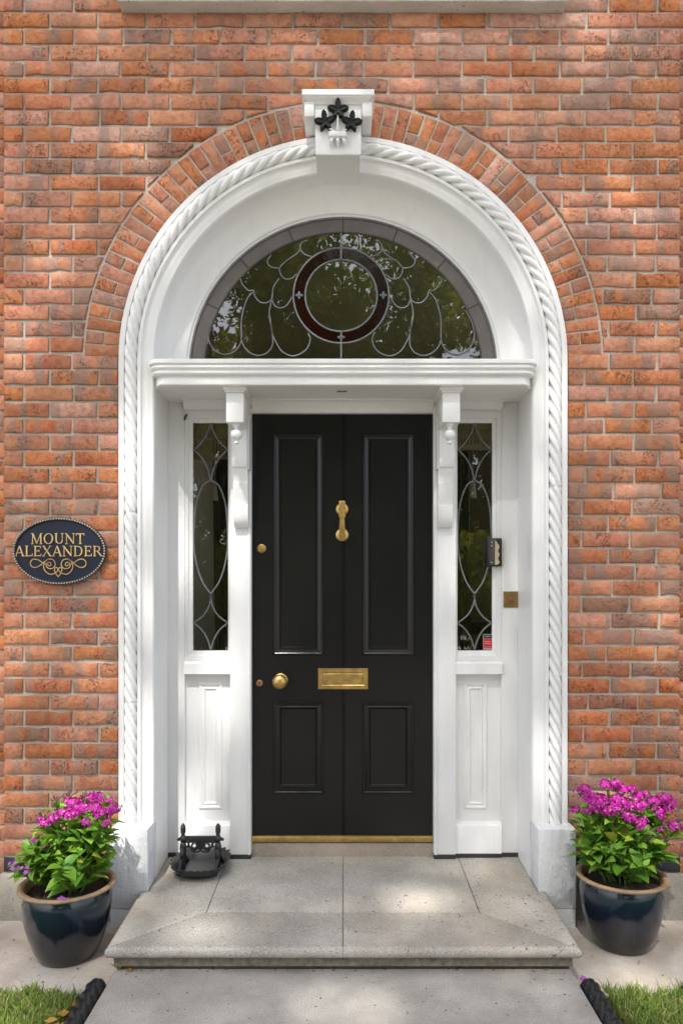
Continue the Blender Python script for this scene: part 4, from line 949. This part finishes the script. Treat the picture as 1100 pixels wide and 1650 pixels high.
def pot_plant(cx, cy, Rr, H, labp, labf, group, seed, heads, spread, top):
    r_ = random.Random(seed)
    pt = thing('plant_pot', (cx, cy, 0), labp, 'plant pot', 'glazed plant pots beside the doorstep')
    k = Rr/.196; pf = [(.106, .0005), (.114, .003), (.121, .012), (.139, .05), (.156, .10), (.169, .15), (.1755, .20), (.177, .24), (.172, .266), (.168, .276)]
    mk('pot_body', MB().lathe([(r*k, z*H/.30) for r, z in pf], (cx, cy, 0), n=64, cap0=True), 'glaze', pt, angle=60)
    rf = [(.168, .2755), (.178, .281), (.190, .285), (.1955, .290), (.195, .296), (.188, .2995), (.178, .299), (.171, .296), (.167, .290), (.164, .24)]
    mk('pot_rim', MB().lathe([(r*k, z*H/.30) for r, z in rf], (cx, cy, 0), n=64), 'pot_rim', pt, angle=60)
    mb = MB(); n = 40; rings = []
    for j in range(8):
        rr = .164*k*j/7; rings.append([(cx+rr*math.cos(2*PI*i/n), cy+rr*math.sin(2*PI*i/n), H*.868+r_.uniform(-.006, .006)+.014*(1-j/7)) for i in range(n)])
    mk('soil', mb.loft(rings), 'soil', pt, angle=80)
    z0 = H*.88; L = Vector((cx, cy, z0))
    ph = thing('phlox_plant', L, labf, 'flowering plant', 'pink flowering plants in glazed pots')
    stems = MB(); nl = 0; nh = 0
    def put(name, me, mtx):
        o = bpy.data.objects.new(name, me); COL.objects.link(o); o.parent = ph; o.matrix_basis = mtx; return o
    tips = []
    for hx_, hy_, hz_, kind in heads: tips.append((Vector((hx_, hy_, hz_)), kind))
    for i in range(17):
        a = 2*PI*i/17+r_.random()*.5; rr = spread*r_.uniform(.55, 1.0); tips.append((Vector((rr*math.cos(a), rr*math.sin(a)*.85, top*r_.uniform(.22, .72))), 'leaf'))
    for tip, kind in tips:
        b0 = Vector((tip.x*.28+r_.uniform(-.02, .02), tip.y*.28+r_.uniform(-.02, .02), 0)); mid = b0.lerp(tip, .5)+Vector((tip.x*.10, tip.y*.10, .03))
        c_ = [(1-t)**2*b0+2*t*(1-t)*mid+t*t*tip for t in [j/8 for j in range(9)]]
        stems.tube([p+L for p in c_], [.0042-.0018*j/8 for j in range(9)], 6)
        N_ = 6 if kind != 'leaf' else 6; rot0 = r_.random()*PI
        for j in range(N_):
            t = .16+.80*j/(N_-1) if kind == 'leaf' else .24+.64*j/(N_-1)
            p = (1-t)**2*b0+2*t*(1-t)*mid+t*t*tip; ax = (tip-b0).normalized()
            for s2 in (0, 1):
                yaw = rot0+j*PI/2*1.05+s2*PI+r_.gauss(0, .18); size = (.060+.040*math.sin(PI*min(1, t*1.0))+r_.uniform(-.010, .014))*(1 if j < N_-1 else .72)
                pitch = r_.gauss(.48, .24) if j < N_-1 else r_.gauss(.85, .2)
                q = Vector((0, 0, 1)).rotation_difference(ax.lerp(Vector((0, 0, 1)), .5).normalized())
                mt = Matrix.Translation(p) @ q.to_matrix().to_4x4() @ Matrix.Rotation(yaw, 4, 'Z') @ Matrix.Rotation(pitch, 4, 'X') @ Matrix.Rotation(r_.gauss(0, .25), 4, 'Y') @ Matrix.Diagonal((size*1.08, size*.95, size, 1))
                put('leaf', LM[r_.randrange(4)], mt)
        if kind == 'full':      # smaller side heads round the main one
            for _ in range(2):
                q_ = Vector((r_.uniform(-.052, .052), r_.uniform(-.05, .03), r_.uniform(-.040, .014)))
                put('flower_head', HM[r_.randrange(4)], Matrix.Translation(tip+q_) @ Matrix.Rotation(r_.random()*6, 4, 'Z') @ Matrix.Rotation(r_.gauss(.3, .3), 4, 'X') @ Matrix.Scale(r_.uniform(.5, .95), 4))
        if kind in ('full', 'pale', 'small'):
            me = HP[0] if kind == 'pale' else HM[r_.randrange(4)]; s_ = {'full': 1.0, 'pale': .95, 'small': .62}[kind]*r_.uniform(.88, 1.14)
            put('flower_head', me, Matrix.Translation(tip-Vector((0, 0, .014))) @ Matrix.Rotation(r_.random()*6, 4, 'Z') @ Matrix.Rotation(r_.gauss(.25, .15), 4, 'X') @ Matrix.Scale(s_, 4))
        if kind == 'bud':
            mb2 = MB()
            for q_ in range(14):
                d = Vector((r_.gauss(0, .014), r_.gauss(0, .014), r_.uniform(-.01, .028))); mb2.tube([tip+L+d*.3, tip+L+d, tip+L+d+Vector((0, 0, .007))], [.0012, .003, .0008], 5)
            mk('seed_head', mb2, 'bud', ph)
    mk('stem', stems, 'stem', ph, angle=70)
heads_l = [(.02, -.06, .345, 'full'), (.075, -.03, .36, 'full'), (.125, -.02, .355, 'full'), (.165, -.05, .345, 'full'), (.19, 0, .34, 'small'), (.10, .05, .375, 'full'), (.155, .05, .37, 'small'), (.05, .03, .37, 'bud'), (.11, -.09, .325, 'small'), (.185, -.07, .315, 'small'),
           (-.065, -.05, .30, 'full'), (-.11, -.06, .245, 'small'), (-.125, -.10, .13, 'pale'), (-.175, -.08, .14, 'pale'), (-.06, .03, .36, 'bud'), (-.02, .06, .37, 'bud'), (-.10, 0, .30, 'bud'), (-.02, -.07, .31, 'bud'), (-.05, -.09, .20, 'bud')]
pot_plant(-1.142, -.335, .196, .302, 'blue glazed pot with tan rim left of the doorstep', 'pink phlox with one lilac lower sprig, in the pot left of the step', 'g', 3, heads_l, .20, .36)
heads_r = [(-.165, -.04, .33, 'small'), (-.125, -.03, .345, 'full'), (-.14, .04, .37, 'full'), (-.075, -.07, .345, 'full'), (-.085, .0, .365, 'full'), (-.05, .04, .415, 'full'), (-.02, -.03, .365, 'full'), (.015, .03, .395, 'full'), (.0, -.09, .315, 'full'), (.045, -.05, .345, 'full'), (.04, -.10, .29, 'small'), (.09, .02, .37, 'full'), (.14, .01, .355, 'full'), (.185, -.01, .33, 'full'), (.20, -.06, .27, 'full'), (.235, -.02, .265, 'small'), (.16, .06, .35, 'small'), (-.20, .0, .32, 'small'), (.08, -.08, .22, 'bud'), (-.03, .07, .41, 'small')]
pot_plant(1.19, -.243, .190, .30, 'blue glazed pot with tan rim right of the doorstep', 'bushy pink phlox in the pot right of the step', 'g', 12, heads_r, .20, .36)

# ------------------------------------------------------------------ rope edging tiles
for sx, lab in ((-1, 'black rope pattern edging stone along the left side of the path'), (1, 'black rope pattern edging stone along the right side of the path')):
    x_ = sx*.925; y_ = -.600; fr = []; s_ = 0
    for i in range(230):
        k_ = min(1, .55+i*.09); fr.append((Vector((x_-sx*.020*(s_), y_, .022)), Vector((1, 0, 0)), Vector((0, 0, 1)), s_, k_)); y_ -= .006; s_ += .006
    rings = twist([f[:4] for f in fr], .037, 4, .23, 32, 1 if sx > 0 else -1, .24)
    rings = [[f[0]+(p-f[0])*f[4] for p in rg] for rg, f in zip(rings, fr)]
    tag(mk('rope_edging', MB().loft(rings, True, True, True), 'edging', angle=70), lab, 'edging', 'black rope edging along the path')

for sx in (-1, 1):
    x0, x1 = sorted((sx*.884, sx*.975)); struct(mk('soil_strip', MB().box(x0, x1, -2.4, -.640, -.1, .0025), 'soil', smooth=False))
# ------------------------------------------------------------------ grass and litter
def grass(n, x0, x1, y0, y1, name):
    x = rng.uniform(x0, x1, n); edge = .020*np.sin(x*23)+.014*np.sin(x*61+1)+rng.exponential(.012, n)-.01; y = y1-edge-(y1-y0)*rng.random(n)**1.5; pt_ = .5+.5*np.sin(x*17+2*np.sin(y*13))*np.sin(y*19+x*5); h = (.010+.038*rng.random(n)**1.6)*(.6+.6*pt_)+(rng.random(n) < .025)*.035; a = rng.uniform(0, 2*PI, n); ln = rng.uniform(.2, 1.3, n)*h; w = rng.uniform(.0012, .0024, n)
    b = rng.uniform(0, 2*PI, n); ux, uy = np.cos(a)*w, np.sin(a)*w; lx, ly = np.cos(b)*ln, np.sin(b)*ln; z = np.full(n, -.014)
    V = np.stack([np.stack([x-ux, y-uy, z], 1), np.stack([x+ux, y+uy, z], 1), np.stack([x+lx*.35+ux*.8, y+ly*.35+uy*.8, h*.62], 1), np.stack([x+lx*.35-ux*.8, y+ly*.35-uy*.8, h*.62], 1), np.stack([x+lx, y+ly, h], 1)], 1).reshape(-1, 3)
    i = np.arange(n)*5; F = [q for k in i.tolist() for q in ((k, k+1, k+2, k+3), (k+3, k+2, k+4))]
    me = bpy.data.meshes.new(name); me.from_pydata(V.tolist(), [], F); me.materials.append(M['grass']); o = bpy.data.objects.new(name, me); COL.objects.link(o); return stuff(o)
g1 = grass(30000, -2.3, -.985, -1.7, -.632, 'grass'); g1['label'] = 'green lawn grass left of the path'
g2 = grass(30000, .985, 2.3, -1.7, -.632, 'grass'); g2['label'] = 'green lawn grass right of the path'
def litter(name, m, x, y, z, s_, rot, lab, cat, grp):
    p = [(0, -.5), (.28, -.25), (.42, .05), (.2, .22), (.12, .5), (-.1, .3), (-.4, .15), (-.3, -.2)]
    c_, sn = math.cos(rot), math.sin(rot); mb = MB(); n = len(p)
    P = [(x+s_*(a*c_-b*sn), y+s_*(a*sn+b*c_), z+s_*(.14*abs(a)+.18*(b*b)+.05)) for a, b in p]
    mb.add(P+[(x, y, z+s_*.02)], [(i, (i+1) % n, n) for i in range(n)]); tag(mk(name, mb, m, angle=80, fixn=False), lab, cat, grp)
for x, y, z, s_, r_, lb_ in ((-.985, -.80, .02, .05, .4, 'broad orange leaf against the middle of the left rope edging'), (-1.005, -.86, .03, .045, 2.0, 'orange leaf lying in the grass a little out from the left rope edging'), (-.965, -.73, .012, .04, 1.2, 'small orange leaf on the paving just behind the left rope edging'), (-.975, -.90, .03, .05, 3.0, 'orange leaf beside the left rope edging, nearest the bottom edge'), (-.962, -.845, .01, .035, 5., 'smallest dry leaf tucked under the left rope edging')):
    litter('fallen_leaf', 'dry_leaf', x, y, z, s_, r_, lb_, 'leaf', 'dry leaves by the left edging')
for x, y, z, s_, r_, lb_ in ((.892, -.72, .006, .035, .3, 'dry leaf in the gap by the right rope edging, nearest the step'), (.893, -.80, .006, .04, 1.9, 'dry leaf in the gap by the right rope edging, middle of three'), (.892, -.87, .008, .035, 2.9, 'dry leaf in the gap by the right rope edging, farthest from the step')):
    litter('fallen_leaf', 'dry_leaf', x, y, z, s_, r_, lb_, 'leaf', 'dry leaves by the right edging')
for x, y, z, lab in ((-.825, -.552, .0445, 'orange leaf at the foot of the riser near the left corner of the step'), (-.35, -.548, .0445, None)):
    if lab: litter('fallen_leaf', 'dry_leaf', x, y, z, .032, 1.5, lab, 'leaf', None)
litter('fallen_leaf', 'dry_leaf', .935, -.26, .002, .035, .8, 'brown leaf on the paving left of the right pot', 'leaf', None)
mb = MB(); floret(mb, Vector((.932, -.535, .006)), Vector((.1, -.3, 1)), .015, .3); tag(mk('fallen_petal', mb, 'petal_pale', fixn=False), 'violet blossom fallen on the paving by the right corner of the step', 'flower')
mb = MB(); floret(mb, Vector((-1.125, -.455, .280)), Vector((0, -.5, 1)), .016, .3); floret(mb, Vector((-1.10, -.462, .278)), Vector((.2, -.5, 1)), .014, .9); tag(mk('fallen_petal', mb, 'petal_pale', fixn=False), 'lilac blossoms fallen on the soil of the left pot', 'flower')
cr = MB(); rl = random.Random(5)
def crumb(x, y, z):
    q = rl.uniform(.0022, .0062); a = rl.random()*6; p = [(x+q*math.cos(a+k*1.26)*rl.uniform(.6, 1.2), y+q*math.sin(a+k*1.26)*rl.uniform(.5, 1), z+.0004) for k in range(5)]
    cr.add(p+[(x, y, z+q*.5)], [(k, (k+1) % 5, 5) for k in range(5)])
for _ in range(70): crumb(rl.uniform(-.86, .86), -.533-abs(rl.gauss(0, .012)), .0435)
for _ in range(70): crumb(rl.choice((-1, 1))*rl.uniform(.90, 1.6), rl.choice((-.03-abs(rl.gauss(0, .02)), rl.uniform(-.60, -.05))), .001)
for _ in range(30): x_ = rl.uniform(-.86, .86); y_ = rl.uniform(-.50, .24); crumb(x_, y_, ZT(y_))
for _ in range(36): crumb(rl.uniform(-.85, .85), rl.uniform(-.95, -.56), .0435)
cb = mk('litter_crumbs', cr, 'crumb', fixn=False); stuff(cb); cb['label'] = 'small crumbs of soil and dry leaf scattered on the step, path and paving'
wd = MB()
for i in range(9):
    a = random.random()*6; wd.tube([(-.868, -.545, .043), (-.868+.014*math.cos(a), -.548+.006*math.sin(a), .060), (-.868+.03*math.cos(a), -.550+.012*math.sin(a), .062+random.random()*.016)], [.001, .0022, .0005], 4)
tag(mk('weed', wd, 'grass'), 'small weed sprouting at the left foot of the riser', 'plant')

# ------------------------------------------------------------------ garden trees in front of the house: they shade the front and show in the panes
DAPPLES = [((-.80, .25, .52), .13), ((-.83, .24, .30), .13), ((-.80, .28, 1.02), .085), ((-.56, .26, 1.72), .08), ((-.82, .28, 1.72), .11), ((-.60, .30, .92), .075), ((-.6, -.4, .15), .13), ((.3, -.2, .15), .13), ((-.1, -.78, .04), .10), ((.09, -.84, .04), .10), ((1.15, -.55, 0), .12),
           ((-.92, 0, 3.48), .10), ((-1.5, 0, 2.62), .12), ((-1.35, 0, 3.05), .10), ((1.3, 0, 3.3), .12), ((-1.1, -.3, .5), .25), ((1.2, -.25, .6), .18), ((-1.0, -.09, .28), .12), ((-1.25, -.9, 0), .25), ((-.97, 0, 2.0), .10)]
def crown(clumps, nleaf, size, carve=False):
    C = np.array([c[:3] for c in clumps]); Rr = np.array([c[3] for c in clumps]); p = Rr**2/np.sum(Rr**2); idx = rng.choice(len(C), nleaf, p=p)
    d = rng.normal(size=(nleaf, 3)); d /= np.linalg.norm(d, axis=1)[:, None]; rr = rng.random(nleaf)**.45
    P = C[idx]+d*(Rr[idx]*rr)[:, None]*np.array([1, 1, .75])
    if carve:
        sd = np.array(SD); keep = np.ones(nleaf, bool)
        for T_, r0 in DAPPLES:
            r0 *= .95; v = P-np.array(T_); v -= (v@sd)[:, None]*sd[None]; keep &= np.linalg.norm(v, axis=1) > r0*rng.uniform(.75, 1.1, nleaf)
        P = P[keep]
    n = len(P); a = rng.normal(size=(n, 3)); a /= np.linalg.norm(a, axis=1)[:, None]; b = np.cross(a, rng.normal(size=(n, 3))); b /= np.linalg.norm(b, axis=1)[:, None]
    s_ = size*rng.uniform(.6, 1.3, n)[:, None]
    V = np.stack([P-a*s_, P+b*s_*.55-a*s_*.1, P+a*s_, P-b*s_*.55-a*s_*.1], 1).reshape(-1, 3)
    me = bpy.data.meshes.new('crown'); me.from_pydata(V.tolist(), [], np.arange(n*4).reshape(-1, 4).tolist()); return me
def tree(bx_, by_, th_, clumps, nleaf, size, lab, carve=False):
    t = thing('garden_tree', (bx_, by_, 0), lab, 'tree', None)
    mb = MB(); top = Vector((bx_, by_, th_)); mb.tube([(bx_, by_, -.1), (bx_+.05, by_, th_*.4), top], [.24, .18, .13], 10)
    for c in clumps[::(9 if carve else 3)]:
        q = Vector(c[:3]); m_ = top.lerp(q, .5)+Vector((0, 0, .25))
        if carve and any(((p-Vector(T_))-SD*((p-Vector(T_)).dot(SD))).length < r0+.10 for T_, r0 in DAPPLES for p in [m_.lerp(q, j/24) for j in range(25)]+[top.lerp(m_, j/24) for j in range(25)]): continue
        mb.tube([top-Vector((0, 0, .3)), m_, q], [.08, .04, .015], 6)
    mk('trunk', mb, 'bark', t)
    me = crown(clumps, nleaf, size, carve); me.materials.append(M['tree_leaf']); o = bpy.data.objects.new('crown', me); COL.objects.link(o); o.parent = t; o.location = (-bx_, -by_, 0)
def clumps(cx, cy, cz, rx, ry, rz, n, r0, seed):
    r_ = random.Random(seed); out = []
    while len(out) < n:
        p = [r_.uniform(-1, 1) for _ in range(3)]; q = sum(a*a for a in p)
        if q < 1: out.append((cx+rx*p[0], cy+ry*p[1], cz+rz*p[2], r0*r_.uniform(.6, 1.25)))
    return out
tree(-3.4, -8.2, 5.2, clumps(-.7, -5.9, 9.8, 4.2, 3.9, 1.6, 190, 1.15, 1), 17500, .085, 'tall leafy tree in the front garden whose crown dapples the doorway', True)
tree(-2.8, -12.0, 3.0, clumps(-2.6, -12.0, 6.2, 3.0, 1.7, 5.0, 100, .80, 2), 27000, .085, 'leafy garden tree reflected in the left half of the fanlight')
tree(3.3, -12.5, 3.0, clumps(2.9, -12.5, 5.8, 2.7, 1.7, 5.0, 75, .72, 3), 17000, .085, 'loose leafy tree reflected in the right half of the fanlight')
tree(.4, -15.5, 3.5, clumps(.3, -15.5, 7.5, 3.4, 1.7, 6.0, 95, .9, 4), 24000, .10, 'leafy tree behind the other garden trees, reflected mid fanlight')
hg = clumps(0, -17.5, 1.2, 9, .5, 1.2, 130, .8, 5); me = crown(hg, 26000, .10); me.materials.append(M['tree_leaf']); h = bpy.data.objects.new('garden_hedge', me); COL.objects.link(h); tag(h, 'long clipped hedge at the far end of the front garden', 'hedge')

for cx_, cy_, lab, sd_ in ((-1.95, -6.3, 'rounded green garden shrub mirrored in the left side window', 11), (1.9, -6.8, 'rounded green garden shrub mirrored in the right side window', 12)):
    t = thing('garden_shrub', (cx_, cy_, 0), lab, 'shrub'); mb = MB()
    for i in range(5): mb.tube([(cx_, cy_, -.05), (cx_+.18*math.cos(i*1.3), cy_+.18*math.sin(i*1.3), .6), (cx_+.4*math.cos(i*1.3), cy_+.35*math.sin(i*1.3), 1.3)], [.03, .02, .01], 6)
    mk('stem', mb, 'bark', t); me = crown(clumps(cx_, cy_, 1.35, .62, .5, .95, 26, .26, sd_), 2600, .05); me.materials.append(M['tree_leaf']); o = bpy.data.objects.new('crown', me); COL.objects.link(o); o.parent = t; o.location = (-cx_, -cy_, 0)
